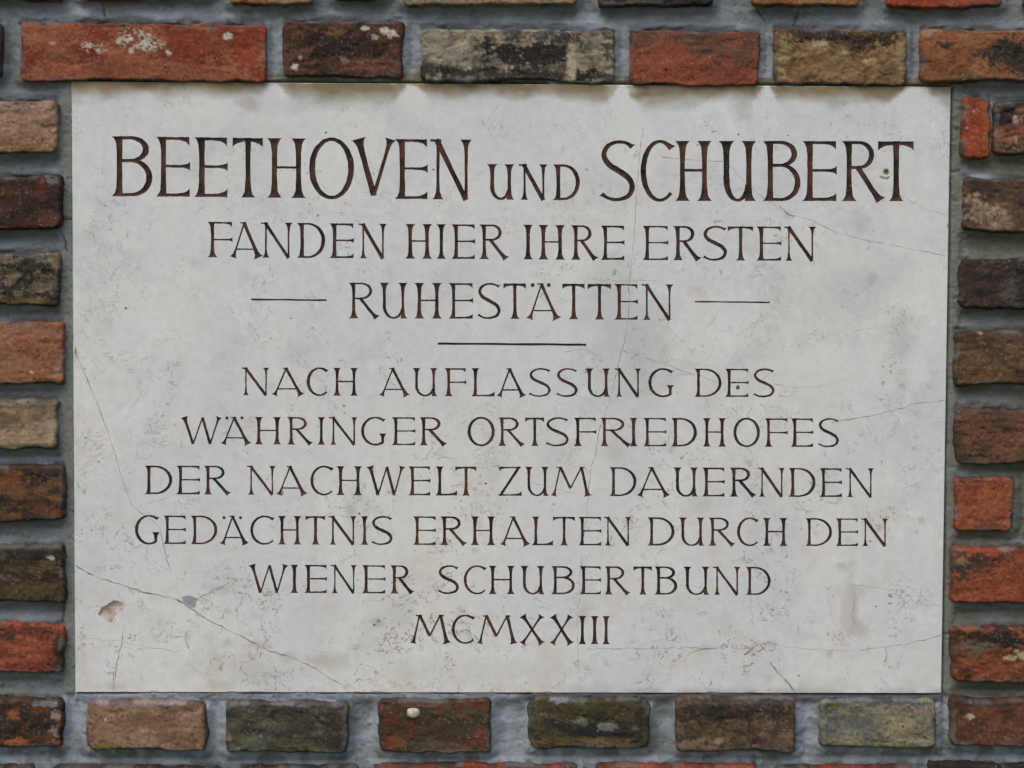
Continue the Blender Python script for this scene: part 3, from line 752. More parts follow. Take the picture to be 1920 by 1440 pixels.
def glyph(ch, x0, x1, H, T, t):
    """strokes of one capital in its measured box: x0..x1 across, 0..H down"""
    w = x1 - x0
    sf = (.080 if H > 90 else .098) * H        # serif reach
    k = (.062 if H > 90 else .070) * H
    S = []
    xs = x0 + sf + T * .55             # left stem
    xr = x1 - sf - T * .5              # right stem

    def stem(x, tl=1, tr=1, bl=1, br=1, y0=0, y1=H, ww=T):
        # downwards: A is the left side
        S.append(line((x, y0), (x, y1), ww, sA=sf * tl, sB=sf * tr, eA=sf * bl, eB=sf * br, k=k))

    if ch == 'I':
        stem((x0 + x1) / 2, .9, .9, .9, .9)
    elif ch in 'EF':
        stem(xs, 1, .1, 1, 1 if ch == 'F' else .1)
        S.append(line((xs, t / 2), (x1 - .02 * w, t / 2), t, eA=.10 * H, k=.055 * H))
        ym = .49 * H if ch == 'E' else .50 * H
        S.append(line((xs, ym), (x1 - .0 * w, ym), t * .9, eA=.055 * H, eB=.055 * H, k=.045 * H))
        if ch == 'E':
            S.append(line((xs, H - t / 2), (x1 - .01 * w, H - t / 2), t, eB=.085 * H, k=.07 * H))
    elif ch == 'L':
        stem(xs, 1, .9, 1, .1)
        S.append(line((xs, H - t / 2), (x1, H - t / 2), t, eB=.13 * H, k=.10 * H))
    elif ch == 'T':
        xm = (x0 + x1) / 2 + .01 * w
        stem(xm, .2, .2, .9, .9)
        S.append(line((x0 + .02 * w, t * .6), (x1 - .02 * w, t * .6), t * 1.1, sA=.10 * H, eA=.10 * H, k=.085 * H))
    elif ch == 'H':
        stem(xs)
        stem(xr)
        S.append(line((xs, .49 * H), (xr, .49 * H), t * .95))
    elif ch == 'B':
        stem(xs, 1, .1, 1, .1)
        S.append(bowl(xs, x0 + .84 * w, t / 2, .405 * H, T, t, .42))
        S.append(bowl(xs, x1 - T / 2, .405 * H, H - t / 2, T, t, .40))
    elif ch == 'D':
        stem(xs, 1, .1, 1, .1)
        S.append(bowl(xs, x1 - T / 2, t / 2, H - t / 2, T, t, .28))
    elif ch == 'R':
        stem(xs, 1, .1, 1, 1)
        xm = x0 + .80 * w
        S.append(bowl(xs, xm - T * .4, t / 2, .44 * H, T * .95, t, .45))
        S.append(line((xs + .34 * (xm - xs), .43 * H), (x1 - sf * .5, H), T, eA=.02 * H, eB=sf * .9, k=k))
    elif ch == 'O':
        cx, rx, ry = (x0 + x1) / 2, (x1 - x0) / 2 - T / 2, (H * 1.03) / 2 - t / 2
        S.append(arc(cx, H / 2, rx, ry, 80, 280, T, t * 1.1))
        S.append(arc(cx, H / 2, rx, ry, 100, -100, T, t * 1.1))
    elif ch in 'CG':
        rx = (w - T / 2) / (1 + math.cos(math.radians(48)))
        if ch == 'G':
            rx = (w - T / 2 - .10 * w) / (1 + math.cos(math.radians(48)))
        cx, ry = x0 + T / 2 + rx, (H * 1.03) / 2 - t / 2
        S.append(arc(cx, H / 2, rx, ry, 48, 180, T, t, eS=(.055 * H, .0), k=.05 * H))
        if ch == 'C':
            S.append(arc(cx, H / 2, rx, ry, 175, 312, T, t * 1.15, taper=.35))
        else:
            xg = x1 - sf * .9 - T / 2
            a1 = 360 - math.degrees(math.acos(min(1, max(-1, (xg - cx) / rx))))
            S.append(arc(cx, H / 2, rx, ry, 175, a1, T, t * 1.15))
            S.append(line((xg, .585 * H), (xg, .93 * H), T * .9, sA=sf, sB=sf, k=k))
    elif ch == 'S':
        P = [(.90, .115), (.74, .040), (.47, .020), (.20, .095), (.10, .245), (.24, .395), (.52, .50), (.80, .615), (.915, .765), (.80, .92), (.48, .980), (.22, .955), (.05, .875)]
        a, b = T / 2, .0
        P = [(x0 + u * w, v * H) for u, v in P]
        S.append(curve(P, [t, t, t * 1.05, T * .75, T * .9, T, T * 1.02, T, T * .92, T * .75, t * 1.1, t, t * .9], 42, eS=(.055 * H, 0), eE=(.0, .04 * H), k=.045 * H))
    elif ch == 'U':
        stem_l = line((xs, 0), (xs, .66 * H), T, sA=sf, sB=sf, k=k)
        S.append(stem_l)
        S.append(line((xr, 0), (xr, H), T * .92, sA=sf, sB=sf, eA=.25 * sf, eB=sf * .9, k=k))
        cx, rx = (xs + xr) / 2, (xr - xs) / 2
        S.append(arc(cx, .64 * H, rx, .36 * H - t / 2 + .01 * H, 180, 345, T, t))
    elif ch == 'N':
        xl, xq = x0 + sf + t * .9, x1 - sf - t * .5
        S.append(line((xl, .04 * H), (xl, H), t, eA=sf * .85, eB=sf * .85, k=k))
        S.append(line((xq, 0), (xq, H), t, sA=sf * .95, sB=sf * .95, k=k))
        S.append(line((xl - t * .5, 0), (xq, H * 1.01), T, sA=0, sB=0, k=k))
        S.append(line((x0, t * .3), (xl + T * .6, t * .35), t * .7, eA=T * .5, k=k))
    elif ch == 'V':
        xm = x0 + .52 * w
        S.append(line((x0 + sf + T * .4, 0), (xm, H), T, sA=sf, sB=sf, k=k))
        S.append(line((x1 - sf * .9, 0), (xm, H), t * 1.15, sA=sf * .9, sB=sf * .9, k=k))
    elif ch == 'W':
        a, b, c, d, e = x0 + sf + T * .3, x0 + .30 * w, x0 + .53 * w, x0 + .72 * w, x1 - sf
        S.append(line((a, 0), (b, H), T, sA=sf, sB=sf, k=k))
        S.append(line((c, .02 * H), (b, H), t))
        S.append(line((c, .02 * H), (d, H), T))
        S.append(line((e, 0), (d, H), t, sA=sf, sB=sf, k=k))
    elif ch == 'M':
        a, b, c, d, e = x0 + sf * .9, x0 + .23 * w, x0 + .49 * w, x0 + .77 * w, x1 - sf * .9
        S.append(line((b, 0), (a, H), t, eA=sf * .9, eB=sf * .9, k=k))
        S.append(line((b, 0), (c, .74 * H), T, k=k))
        S.append(line((d, 0), (c, .74 * H), t))
        S.append(line((d, 0), (e, H), T, eA=sf, eB=sf, k=k))
        S.append(line((b - sf * 1.3, t * .3), (b + t, t * .4), t * .7, eA=T * .4, k=k))
        S.append(line((d - t, t * .4), (d + sf * 1.2, t * .3), t * .7, sA=T * .4, k=k))
    elif ch == 'A':
        xa = x0 + .46 * w
        a, e = x0 + sf, x1 - sf * .9
        S.append(line((xa, 0), (a, H), t, eA=sf, eB=sf * .8, k=k))
        S.append(line((xa - t * .4, 0), (e, H), T, eA=sf, eB=sf, k=k))
        S.append(line((xa - sf * 1.3, t * .3), (xa + t, t * .4), t * .7, eA=T * .4, k=k))
        yc = .765 * H
        S.append(line((xa + (a - xa) * .765, yc), (xa + (e - xa) * .765, yc), t * .9))
    elif ch == 'X':
        S.append(line((x0 + sf * 1.2, 0), (x1 - sf, H), T, sA=sf, sB=sf, eA=sf, eB=sf, k=k))
        S.append(line((x1 - sf * 1.1, 0), (x0 + sf, H), t * 1.1, sA=sf, sB=sf, eA=sf, eB=sf, k=k))
    elif ch == 'Z':
        S.append(line((x0 + .06 * w, t / 2), (x1 - .03 * w, t / 2), t, sA=.10 * H, k=.08 * H))
        S.append(line((x1 - T * .8, 0), (x0 + T * .8, H), T))
        S.append(line((x0 + .02 * w, H - t / 2), (x1, H - t / 2), t, eB=.11 * H, k=.09 * H))
    return S


def dot(x, y, r):
    n = 12
    xx = np.cos(np.linspace(math.pi, 0, n)) * r
    hh = np.sqrt(np.maximum(r * r - xx * xx, 0)) + .05
    return mk(np.stack([x + xx, np.full(n, y)], -1), hh, hh)


# each line: (words for its label, tops, bases, stem, hair, letters with measured left and right edges)
LINES = [
    ('in the tall first line: BEETHOVEN UND SCHUBERT', [(245, 255.6), (540, 259.3), (846, 261.5), (1160, 264), (1680, 264.6)], [(245, 368), (540, 371), (846, 374), (1160, 376.6), (1680, 377.2)], 9.6, 4.9,
     [('B', 208.8, 285.8), ('E', 292, 356.5), ('E', 363, 427), ('T', 435, 494), ('H', 500, 574), ('O', 579.5, 664), ('V', 659, 740), ('E', 739.5, 802), ('N', 806.7, 886),
      ('u', 912, 965.5), ('n', 973, 1027.5), ('d', 1036, 1087.4),
      ('S', 1126, 1191), ('C', 1201, 1258), ('H', 1265, 1335), ('U', 1346.6, 1419), ('B', 1429.5, 1501), ('E', 1503.7, 1569), ('R', 1577.5, 1653.6), ('T', 1645, 1714.6)], []),
    ('in the second line: FANDEN HIER IHRE ERSTEN', [(410, 416), (700, 419.5), (1000, 421.5), (1150, 423), (1500, 425)], [(410, 482.5), (700, 484.5), (1000, 486.5), (1150, 487.5), (1500, 489)], 5.9, 3.0,
     [('F', 388.4, 436), ('A', 431, 490.8), ('N', 489, 549.4), ('D', 556, 610), ('E', 617, 663.5), ('N', 671.8, 726), ('H', 759, 810.6), ('I', 820, 835), ('E', 845.7, 890.8), ('R', 898, 951),
      ('I', 983, 997.3), ('H', 1008.5, 1060), ('R', 1069.7, 1118.6), ('E', 1125.5, 1171), ('E', 1204, 1253), ('R', 1261, 1311.7), ('S', 1317.5, 1364), ('T', 1363.5, 1413), ('E', 1417.7, 1465), ('N', 1470, 1531)], []),
    ('between two dashes: RUHESTÄTTEN', [(680, 530), (1000, 531.3), (1230, 533)], [(680, 597), (1000, 598), (1230, 600)], 5.7, 3.0,
     [('R', 653.4, 708.7), ('U', 710.8, 765), ('H', 776, 829), ('E', 840.7, 887), ('S', 895, 939.5), ('T', 943, 987), ('A', 987, 1050), ('T', 1053.6, 1097), ('T', 1101, 1146.5), ('E', 1151, 1196), ('N', 1203, 1263.7)],
     [(998.7, 534.7, 3.6), (1029, 534.7, 3.6)]),
    ('just below the dividing rule: NACH AUFLASSUNG DES', [(480, 689.4), (960, 690.5), (1450, 691.5)], [(480, 741), (960, 743.6), (1450, 744.5)], 5.0, 2.7,
     [('N', 453.4, 505.4), ('A', 510, 569), ('C', 575, 612.6), ('H', 624, 671.5), ('A', 711, 767), ('U', 773, 821), ('F', 833, 874), ('L', 883, 927.4), ('A', 931.6, 985), ('S', 991, 1034), ('S', 1042.7, 1084),
      ('U', 1096.6, 1144.8), ('N', 1152.7, 1203), ('G', 1215.6, 1264.4), ('D', 1301.5, 1353), ('E', 1359, 1403.6), ('S', 1411.5, 1453.4)], []),
    ('in the fifth line: WÄHRINGER ORTSFRIEDHOFES', [(340, 781.8), (900, 782.5), (1560, 784.6)], [(340, 832.5), (640, 834), (900, 835.8), (1560, 838.2)], 5.0, 2.7,
     [('W', 339, 415.5), ('A', 414.4, 469.5), ('H', 477, 527.6), ('R', 538, 584), ('I', 595, 610), ('N', 617, 671), ('G', 677, 725), ('E', 734, 779), ('R', 786, 835.5),
      ('O', 876.6, 927.8), ('R', 933.5, 981.6), ('T', 983.8, 1021), ('S', 1022.7, 1067.8), ('F', 1075, 1118), ('R', 1125, 1181.6), ('I', 1181.0, 1195), ('E', 1205.6, 1249.4), ('D', 1258, 1307),
      ('H', 1317, 1362), ('O', 1375, 1425), ('F', 1433, 1477), ('E', 1482, 1525), ('S', 1533.7, 1574)], [(425.6, 784, 2.9), (453.8, 783.5, 2.9)]),
    ('in the sixth line: DER NACHWELT ZUM DAUERNDEN', [(300, 873), (800, 874.5), (1200, 876), (1600, 878)], [(300, 926.8), (800, 929), (1200, 930.5), (1600, 932.2)], 5.0, 2.7,
     [('D', 270.7, 323), ('E', 330, 375), ('R', 381.7, 430.5), ('N', 463, 517.5), ('A', 518, 575), ('C', 582, 622.5), ('H', 630, 679.5), ('W', 687, 759.4), ('E', 765, 807), ('L', 816, 857), ('T', 853, 894),
      ('Z', 933.5, 978), ('U', 983.4, 1029.8), ('M', 1033.7, 1107), ('D', 1142, 1193.4), ('A', 1194.7, 1255), ('U', 1261.6, 1309.8), ('E', 1316, 1358.8), ('R', 1367.5, 1415.6), ('N', 1421, 1472.5),
      ('D', 1477.8, 1529.4), ('E', 1536, 1578.8), ('N', 1586, 1639.6)], []),
    ('in the seventh line: GEDÄCHTNIS ERHALTEN DURCH DEN', [(280, 966.5), (700, 968), (1000, 968.5), (1640, 972.3)], [(280, 1020), (700, 1021.5), (1000, 1022.5), (1640, 1024)], 5.0, 2.7,
     [('G', 253, 300), ('E', 305.6, 348.8), ('D', 357, 407.6), ('A', 412.5, 465), ('C', 469.5, 512), ('H', 520.5, 565.5), ('T', 572, 610.5), ('N', 616, 669.4), ('I', 677, 690), ('S', 696, 737),
      ('E', 774, 817.5), ('R', 825, 873), ('H', 882, 929), ('A', 938, 992.6), ('L', 996.5, 1037), ('T', 1036, 1078.8), ('E', 1084, 1127.8), ('N', 1132, 1184.6),
      ('D', 1213.5, 1264.7), ('U', 1272, 1321.6), ('R', 1328, 1376), ('C', 1382, 1420), ('H', 1429.6, 1477), ('D', 1509.7, 1560), ('E', 1566.6, 1609), ('N', 1614.7, 1666)], [(420, 970.8, 2.9), (451, 970.8, 2.9)]),
    ('in the line above the year: WIENER SCHUBERTBUND', [(480, 1058.6), (960, 1061), (1440, 1063)], [(480, 1111.5), (960, 1114), (1440, 1115.6)], 5.0, 2.7,
     [('W', 466, 540), ('I', 546, 558), ('E', 570, 613), ('N', 620, 669.7), ('E', 678, 722.8), ('R', 731, 774), ('S', 821, 861.5), ('C', 869.6, 909.7), ('H', 915.6, 965.5), ('U', 975, 1022), ('B', 1033, 1078),
      ('E', 1086, 1127), ('R', 1133, 1179.4), ('T', 1187, 1223), ('B', 1226.6, 1270), ('U', 1280.7, 1331), ('N', 1336.5, 1389), ('D', 1397.8, 1445)], []),
    ('in the bottom line: MCMXXIII', [(780, 1152.7), (1140, 1155.2)], [(780, 1206), (1140, 1208)], 5.2, 2.9,
     [('M', 770, 842.7), ('C', 847, 888), ('M', 895, 968), ('X', 974, 1021), ('X', 1030.7, 1075), ('I', 1086, 1098), ('I', 1109, 1121), ('I', 1130.5, 1142.5)], []),
]
STK = []           # every incised stroke, in photo pixels on the plaque's face; cls = (part, group)
PARTS = []
WB = []            # where each word of a line begins
for li, (lab, tops, bases, T, t, letters, dots) in enumerate(LINES):
    prev = None
    words = lab.split(': ')[1].split(' ')
    wi, left, tx = -1, 0, T
    pid = None
    for gi, (ch, x0, x1) in enumerate(letters):
        if left == 0:
            wi += 1
            left = len(words[wi])
            pid = len(PARTS)
            PARTS.append(('engraved_word', 'engraved word ' + words[wi] + ' ' + lab.split(': ')[0]))
            WB.append((li, x0 - 8, pid))
        left -= 1
        xm = (x0 + x1) / 2
        yt, yb = np.interp(xm, *zip(*tops)), np.interp(xm, *zip(*bases))
        T_, t_ = T, t
        if ch.islower():
            yt = 307.8 + (xm - 940) * .004
            yb -= .5
            T_, t_, ch = 7.0, 3.9, ch.upper()
        rr = random.Random(li * 100 + gi)
        T_ *= 1.13 * rr.uniform(.92, 1.10)
        t_ *= 1.14 * rr.uniform(.92, 1.12)
        if ch == 'V':
            yb -= 6
        sl = (np.interp(xm + 60, *zip(*bases)) - np.interp(xm - 60, *zip(*bases))) / 120
        for s in glyph(ch, x0, x1, yb - yt, T_, t_):
            s.c[:, 1] += yt + (s.c[:, 0] - xm) * sl
            s.cls = (pid, gi)
            STK.append(s)
    for di, (x, y, r) in enumerate(dots):
        s = dot(x, y, r)
        s.cls = ([p for l, xx, p in WB if l == li and xx <= x][-1], 90 + di)
        STK.append(s)
for name, lab, p, q, w in (('dash', 'engraved dash left of RUHESTÄTTEN', (471, 561.3), (612.5, 563), 3.7), ('dash', 'engraved dash right of RUHESTÄTTEN', (1303, 565.6), (1443.5, 567), 3.0),
                           ('dividing_rule', 'engraved rule dividing the inscription', (820.8, 644.2), (1099, 646.5), 4.2)):
    li = len(PARTS)
    PARTS.append((name, lab))
    s = line(p, q, w)
    s.cls = (li, 0)
    STK.append(s)
NLET = len(PARTS)

# cracks, chips and holes are cut into the slab the same way; classes 100+ belong to the slab itself
K_CRACK, K_HAIR, K_CHIP, K_FILL, K_HOLE = 100, 101, 102, 103, 104
CK = 0


def crack(pts, w, cls=K_CRACK, wig=2.0):
    global CK
    CK += 1
    rr = random.Random(CK)
    P = np.array(pts, float)
    out = [P[0]]
    for a, b in zip(P[:-1], P[1:]):
        n = max(2, int(np.hypot(*(b - a)) / 7))
        for i in range(1, n + 1):
            out.append(a + (b - a) * i / n + (np.array([rr.uniform(-wig, wig), rr.uniform(-wig, wig)]) if i < n else 0))
    out = np.array(out)
    ww = np.array([w * rr.uniform(.35, 1.35) for _ in out]) / 2
    ww[-1] *= .3
    s = mk(out, ww, ww)
    s.cls = (cls, CK)
    STK.append(s)


crack([(141, 655), (153, 690), (165, 716), (186, 765), (206, 822), (232, 905), (246, 945), (264, 962), (285, 975), (300, 990), (305, 1015), (312, 1050), (322, 1075)], 1.5, K_CRACK, 1.0)
crack([(142, 1060), (160, 1072), (190, 1086), (222, 1094), (246, 1104), (285, 1114), (330, 1123), (352, 1135), (372, 1152), (420, 1177), (468, 1202), (510, 1222), (548, 1234), (590, 1252), (640, 1285)], 2.7, K_CRACK, 1.4)
crack([(232, 1180), (228, 1210), (219, 1240), (213, 1290)], 1.7, K_CRACK, 1.2)
crack([(213, 1262), (212, 1297)], 2.6, K_CRACK, .8)
crack([(430, 1092), (395, 1108), (372, 1122)], 2.2, K_FILL, 1.6)
crack([(1206, 240), (1198, 300), (1192, 372), (1190, 430), (1186, 480), (1180, 530), (1178, 600), (1172, 640), (1166, 657), (1158, 690), (1148, 735), (1138, 765), (1122, 815), (1117, 850), (1108, 880), (1104, 920), (1100, 970), (1092, 1020)], 1.3, K_CRACK, 1.4)
crack([(1092, 1040), (1086, 1110), (1083, 1180), (1084, 1240), (1086, 1296)], .9, K_HAIR, 2)
crack([(1167, 656), (1200, 668), (1240, 680), (1300, 702)], 1.2, K_CRACK, 1.2)
crack([(1250, 705), (1300, 702), (1335, 712), (1352, 718)], 1.0, K_HAIR, 2.5)
crack([(1240, 295), (1300, 300), (1350, 302), (1370, 312), (1400, 345), (1430, 370), (1476, 402), (1520, 412), (1570, 437), (1620, 450), (1690, 463), (1779, 480)], 1.1, K_CRACK, 1.2)
crack([(1460, 385), (1478, 402), (1492, 408)], 2.6, K_CHIP, 1)
crack([(1560, 792), (1600, 785), (1650, 776), (1690, 766), (1710, 758), (1740, 755), (1774, 750)], 1.7, K_CRACK, 1.3)
crack([(1640, 740), (1655, 755), (1668, 768)], 1.4, K_HAIR, 2)
crack([(1700, 765), (1720, 772), (1740, 777)], .9, K_HAIR, 2)
crack([(1600, 623), (1640, 614), (1690, 610)], .9, K_HAIR, 2)
crack([(1453, 720), (1500, 728), (1560, 720), (1610, 700)], .9, K_HAIR, 2.5)
crack([(1700, 372), (1740, 395), (1779, 402)], .9, K_HAIR, 2)
crack([(1600, 1096), (1640, 1102), (1692, 1108), (1720, 1130), (1764, 1136)], 1.1, K_HAIR, 2)
crack([(1765, 1190), (1740, 1198), (1700, 1208), (1650, 1214), (1610, 1219)], 1.3, K_CRACK, 1.3)
crack([(1608, 1219), (1570, 1220), (1500, 1216), (1440, 1208)], .9, K_HAIR, 2)
crack([(1444, 1242), (1462, 1265), (1480, 1283), (1492, 1299)], 3.4, K_FILL, 1.0)
crack([(1100, 1218), (1160, 1216), (1230, 1216), (1290, 1214), (1325, 1217), (1345, 1216)], 1.2, K_CRACK, 1.8)
crack([(1290, 1224), (1325, 1217), (1346, 1215)], 2.6, K_CHIP, 1.4)
crack([(1395, 1228), (1420, 1208), (1444, 1204)], 2.0, K_CRACK, 2)
crack([(1406, 1135), (1412, 1170), (1418, 1200), (1440, 1215), (1436, 1240)], .9, K_HAIR, 2)
crack([(150, 1195), (230, 1203), (330, 1223), (345, 1218)], .9, K_HAIR, 2)
crack([(349, 1185), (348, 1200), (351, 1216)], 1.8, K_CRACK, 1)
crack([(155, 430), (175, 440), (181, 455)], 1.8, K_HAIR, 1.5)
crack([(193, 290), (192, 330)], 1.0, K_HAIR, 2.5)
crack([(275, 945), (320, 932)], .9, K_HAIR, 2)
crack([(276, 1022), (276, 1052)], 1.0, K_HAIR, .6)
crack([(500, 525), (497, 540), (501, 552)], 1.3, K_HAIR, 1.5)
crack([(1334, 248), (1345, 244.5)], 2.6, K_CRACK, .2)
crack([(904, 226), (910, 238)], 1.0, K_CRACK, .4)
crack([(1555, 1120), (1560, 1160), (1580, 1192), (1605, 1202), (1622, 1190)], .9, K_HAIR, 1.5)
crack([(1604, 1120), (1596, 1150), (1606, 1172), (1618, 1180)], .9, K_HAIR, 1.5)
crack([(1320, 620), (1345, 590), (1362, 565)], .8, K_HAIR, 2.5)
crack([(1060, 660), (1100, 655), (1135, 672)], .9, K_HAIR, 2)
crack([(1085, 520), (1120, 525), (1178, 527), (1240, 524)], .9, K_HAIR, 2.5)
crack([(1000, 905), (1050, 918), (1090, 930)], .8, K_HAIR, 2)
for (cx, cy) in ((271, 845), (1590, 875)):
    a = np.linspace(0.3, 5.6, 16)
    if cx < 300:
        crack([(cx + 15 * math.cos(x), cy + 15 * math.sin(x)) for x in a], 1.1, K_HAIR, .6)


def patch(poly, cls):
    """chip or hole: outline polygon (photo px) turned into a stroke along its middle"""
    global CK
    CK += 1
    s = Stroke()
    s.cls = (cls, CK)
    P = np.array(poly, float)
    rr = random.Random(CK * 3)
    out = []
    for a, b in zip(P, np.roll(P, -1, 0)):
        n = max(1, int(np.hypot(*(b - a)) / 4))
        for i in range(n):
            out.append(a + (b - a) * i / n + np.array([rr.uniform(-.7, .7), rr.uniform(-.7, .7)]))
    s.c = None
    s.a = np.array(out)
    STK.append(s)


def ell(cx, cy, rx, ry, n=12):
    return [(cx + rx * math.cos(a), cy + ry * math.sin(a)) for a in np.linspace(0, 2 * math.pi, n, endpoint=False)]


patch([(183, 1152), (190, 1140), (212, 1126), (222, 1126), (234, 1134), (230, 1144), (214, 1156), (210, 1167), (202, 1166), (196, 1159)], K_CHIP)
patch(ell(1661, 321.5, 6.4, 6.4), K_CHIP)
patch(ell(1662, 321, 3.4, 3.8, 9), K_HOLE)
patch(ell(1383.5, 726.5, 3.6, 4.4, 9), K_HOLE)
patch([(341, 1119), (356, 1116), (370, 1122), (366, 1139), (356, 1142), (344, 1133)], K_FILL)
patch([(1648, 333), (1652, 329), (1657, 332), (1662, 332), (1667, 329), (1669, 333), (1664, 337), (1656, 336)], K_FILL)
patch([(1776, 418), (1779, 420), (1779, 430), (1775, 426)], K_CHIP)
patch([(140, 652), (142, 652), (146, 668), (140.5, 674)], K_CHIP)
for (x, y, r) in ((910.5, 907, 1.8), (160, 821, 1.7), (185, 866, 1.7), (236, 578, 2.2), (611, 249, 2.0), (1590, 1262, 0.9), (843, 1014, 2.4), (1384, 252, 1.8), (1478, 254, 1.6), (585, 615, 1.6), (546, 597, 1.4), (1470, 650, 1.3),
                  (197, 386, 1.4), (813, 318, 2.4), (1100, 318, 2.6), (172, 994, 1.3), (1643, 1137, 1.6), (1498, 1267, 1.6), (300, 1003, 1.2), (674, 963, 2.0), (1676, 962, 1.5), (1632, 1015, 1.7), (710, 1164, 3.0), (702, 1172, 2.0)):
    patch(ell(x, y, r * 1.2, r, 7), K_HOLE if r < 2.3 else K_CHIP)

# ---- constrained triangulation of the whole face
vx, vy, edges = [], [], []


def jit(n, seed, amp):
    a = np.random.RandomState(seed)
    return a.uniform(-amp, amp, n)


polys = []          # (cls, quads or polygon) for the point-in-stroke test
for si, s in enumerate(STK):
    if s.c is None:
        P = s.a
        i0 = len(vx)
        vx += P[:, 0].tolist()
        vy += P[:, 1].tolist()
        n = len(P)
        edges += [(i0 + i, i0 + (i + 1) % n) for i in range(n)]
        polys.append((s.cls, P))
        continue
    c, a, b = s.c, s.a, s.b
    d = np.gradient(c, axis=0)
    d /= np.maximum(np.hypot(d[:, 0], d[:, 1]), 1e-9)[:, None]
    nrm = np.stack([-d[:, 1], d[:, 0]], -1)
    am = (.46 if s.cls[0] in (0, NLET - 1) else .30) if s.cls[0] < 100 else .12
    A = c + nrm * (a + jit(len(a), si * 2 + 1, am))[:, None]
    Bq = c - nrm * (b + jit(len(a), si * 2 + 2, am))[:, None]
    P = np.vstack([A, Bq[::-1]])
    i0 = len(vx)
    n = len(P)
    vx += P[:, 0].tolist()
    vy += P[:, 1].tolist()
    edges += [(i0 + i, i0 + (i + 1) % n) for i in range(n)]
    if s.cls[0] < NLET:
        mid = (A[1:-1] + Bq[1:-1]) / 2           # floor of the V-cut
        vx += mid[:, 0].tolist()
        vy += mid[:, 1].tolist()
    m = len(A)
    polys.append((s.cls, np.stack([A[:-1], A[1:], Bq[1:], Bq[:-1]], 1)))     # quads

# outline of the face with small bruises along the arrises
rim = []
rr = random.Random(5)
for a, b in zip(PQ, np.roll(PQ, -1, 0)):
    n = int(np.hypot(*(b - a)) / 6)
    nn = np.array([-(b - a)[1], (b - a)[0]]) / np.hypot(*(b - a))
    amp = .5 if a[1] < 1290 or b[1] < 1290 else 1.0
    for i in range(n):
        bruise = 0.0
        p = a + (b - a) * i / n
        f = float(vnoise(p[0] / 18, p[1] / 18, 900))
        if f > .72:
            bruise = (f - .72) * 9 * amp
        if i == 0:
            bruise = 0.6
        rim.append(p + nn * (1.0 + bruise + rr.uniform(-.25, .25) * amp + (0.6 if i == 0 else 0)))
rim = np.array(rim)
RIM0 = len(vx)
vx += rim[:, 0].tolist()
vy += rim[:, 1].tolist()
nrim = len(rim)
edges += [(RIM0 + i, RIM0 + (i + 1) % nrim) for i in range(nrim)]
# interior points carry the stain masks
rs = np.random.RandomState(3)


def addgrid(x0, x1, y0, y1, st):
    gx_, gy_ = np.meshgrid(np.arange(x0, x1, st), np.arange(y0, y1, st))
    gx_ = gx_ + rs.uniform(-.25, .25, gx_.shape) * st
    gy_ = gy_ + rs.uniform(-.25, .25, gy_.shape) * st
    e = pl_edges(gx_, gy_)
    ok = np.minimum.reduce(e) > 3
    vx.extend(gx_[ok].tolist())
    vy.extend(gy_[ok].tolist())


addgrid(134, 1784, 153, 244, 5)
addgrid(140, 1780, 246, 1300, 13)
addgrid(1545, 1640, 1090, 1240, 5)
addgrid(1640, 1672, 305, 340, 4)
addgrid(180, 238, 1122, 1170, 3.5)

vin = [Vector((x, y)) for x, y in zip(vx, vy)]
V2, E2, F2, ov, oe, of = delaunay_2d_cdt(vin, edges, [], 0, 1e-4, False)
V2 = np.array([(v.x, v.y) for v in V2])
TR = np.array([f for f in F2 if len(f) == 3])
cen = V2[TR].mean(1)
cls0 = np.full(len(TR), -1)
cls1 = np.full(len(TR), -1)
# inside the rim?
order = np.argsort(cen[:, 0])
cxs = cen[order, 0]


def in_poly(P, pts):
    x, y = pts[:, 0], pts[:, 1]
    r = np.zeros(len(pts), bool)
    for a, b in zip(P, np.roll(P, -1, 0)):
        if a[1] == b[1]:
            continue
        k = (a[1] > y) != (b[1] > y)
        r ^= k & (x < (b[0] - a[0]) * (y - a[1]) / (b[1] - a[1]) + a[0])
    return r


ins = in_poly(rim, cen)
for pri in (1, 0):                                     # slab marks first, letters over them
    for cl, P in polys:
        if (cl[0] < 100) != (pri == 0):
            continue
        pts = P.reshape(-1, 2)
        lo, hi = pts.min(0), pts.max(0)
        i0, i1 = np.searchsorted(cxs, (lo[0], hi[0]))
        cand = order[i0:i1]
        cand = cand[(cen[cand, 1] >= lo[1]) & (cen[cand, 1] <= hi[1])]
        if len(cand) == 0:
            continue
        if P.ndim == 2:
            r = in_poly(P, cen[cand])
        else:
            r = np.zeros(len(cand), bool)
            for q in P:
                r |= in_poly(q, cen[cand])
        hit = cand[r]
        cls0[hit] = cl[0]
        cls1[hit] = cl[1]

# depth of every vertex below the face: distance to the edge of its own letter / mark
key = cls0 * 1000 + cls1
key[cls0 < 0] = -1
depth = np.zeros(len(V2))
ed = np.sort(np.concatenate([TR[:, [0, 1]], TR[:, [1, 2]], TR[:, [2, 0]]]), 1)
ekey = np.concatenate([key, key, key])
o_ = np.lexsort((ed[:, 1], ed[:, 0]))
ed, ekey = ed[o_], ekey[o_]
same = (ed[1:] == ed[:-1]).all(1)
bd = {}
i = 0
N = len(ed)
while i < N:
    if i + 1 < N and same[i]:
        k1, k2 = ekey[i], ekey[i + 1]
        if k1 != k2:
            for kk in (k1, k2):
                if kk >= 0:
                    bd.setdefault(int(kk), []).append(i)
        i += 2
    else:
        if ekey[i] >= 0:
            bd.setdefault(int(ekey[i]), []).append(i)
        i += 1
onb = np.zeros(len(V2), bool)
for kk, lst in bd.items():
    onb[ed[lst].ravel()] = True
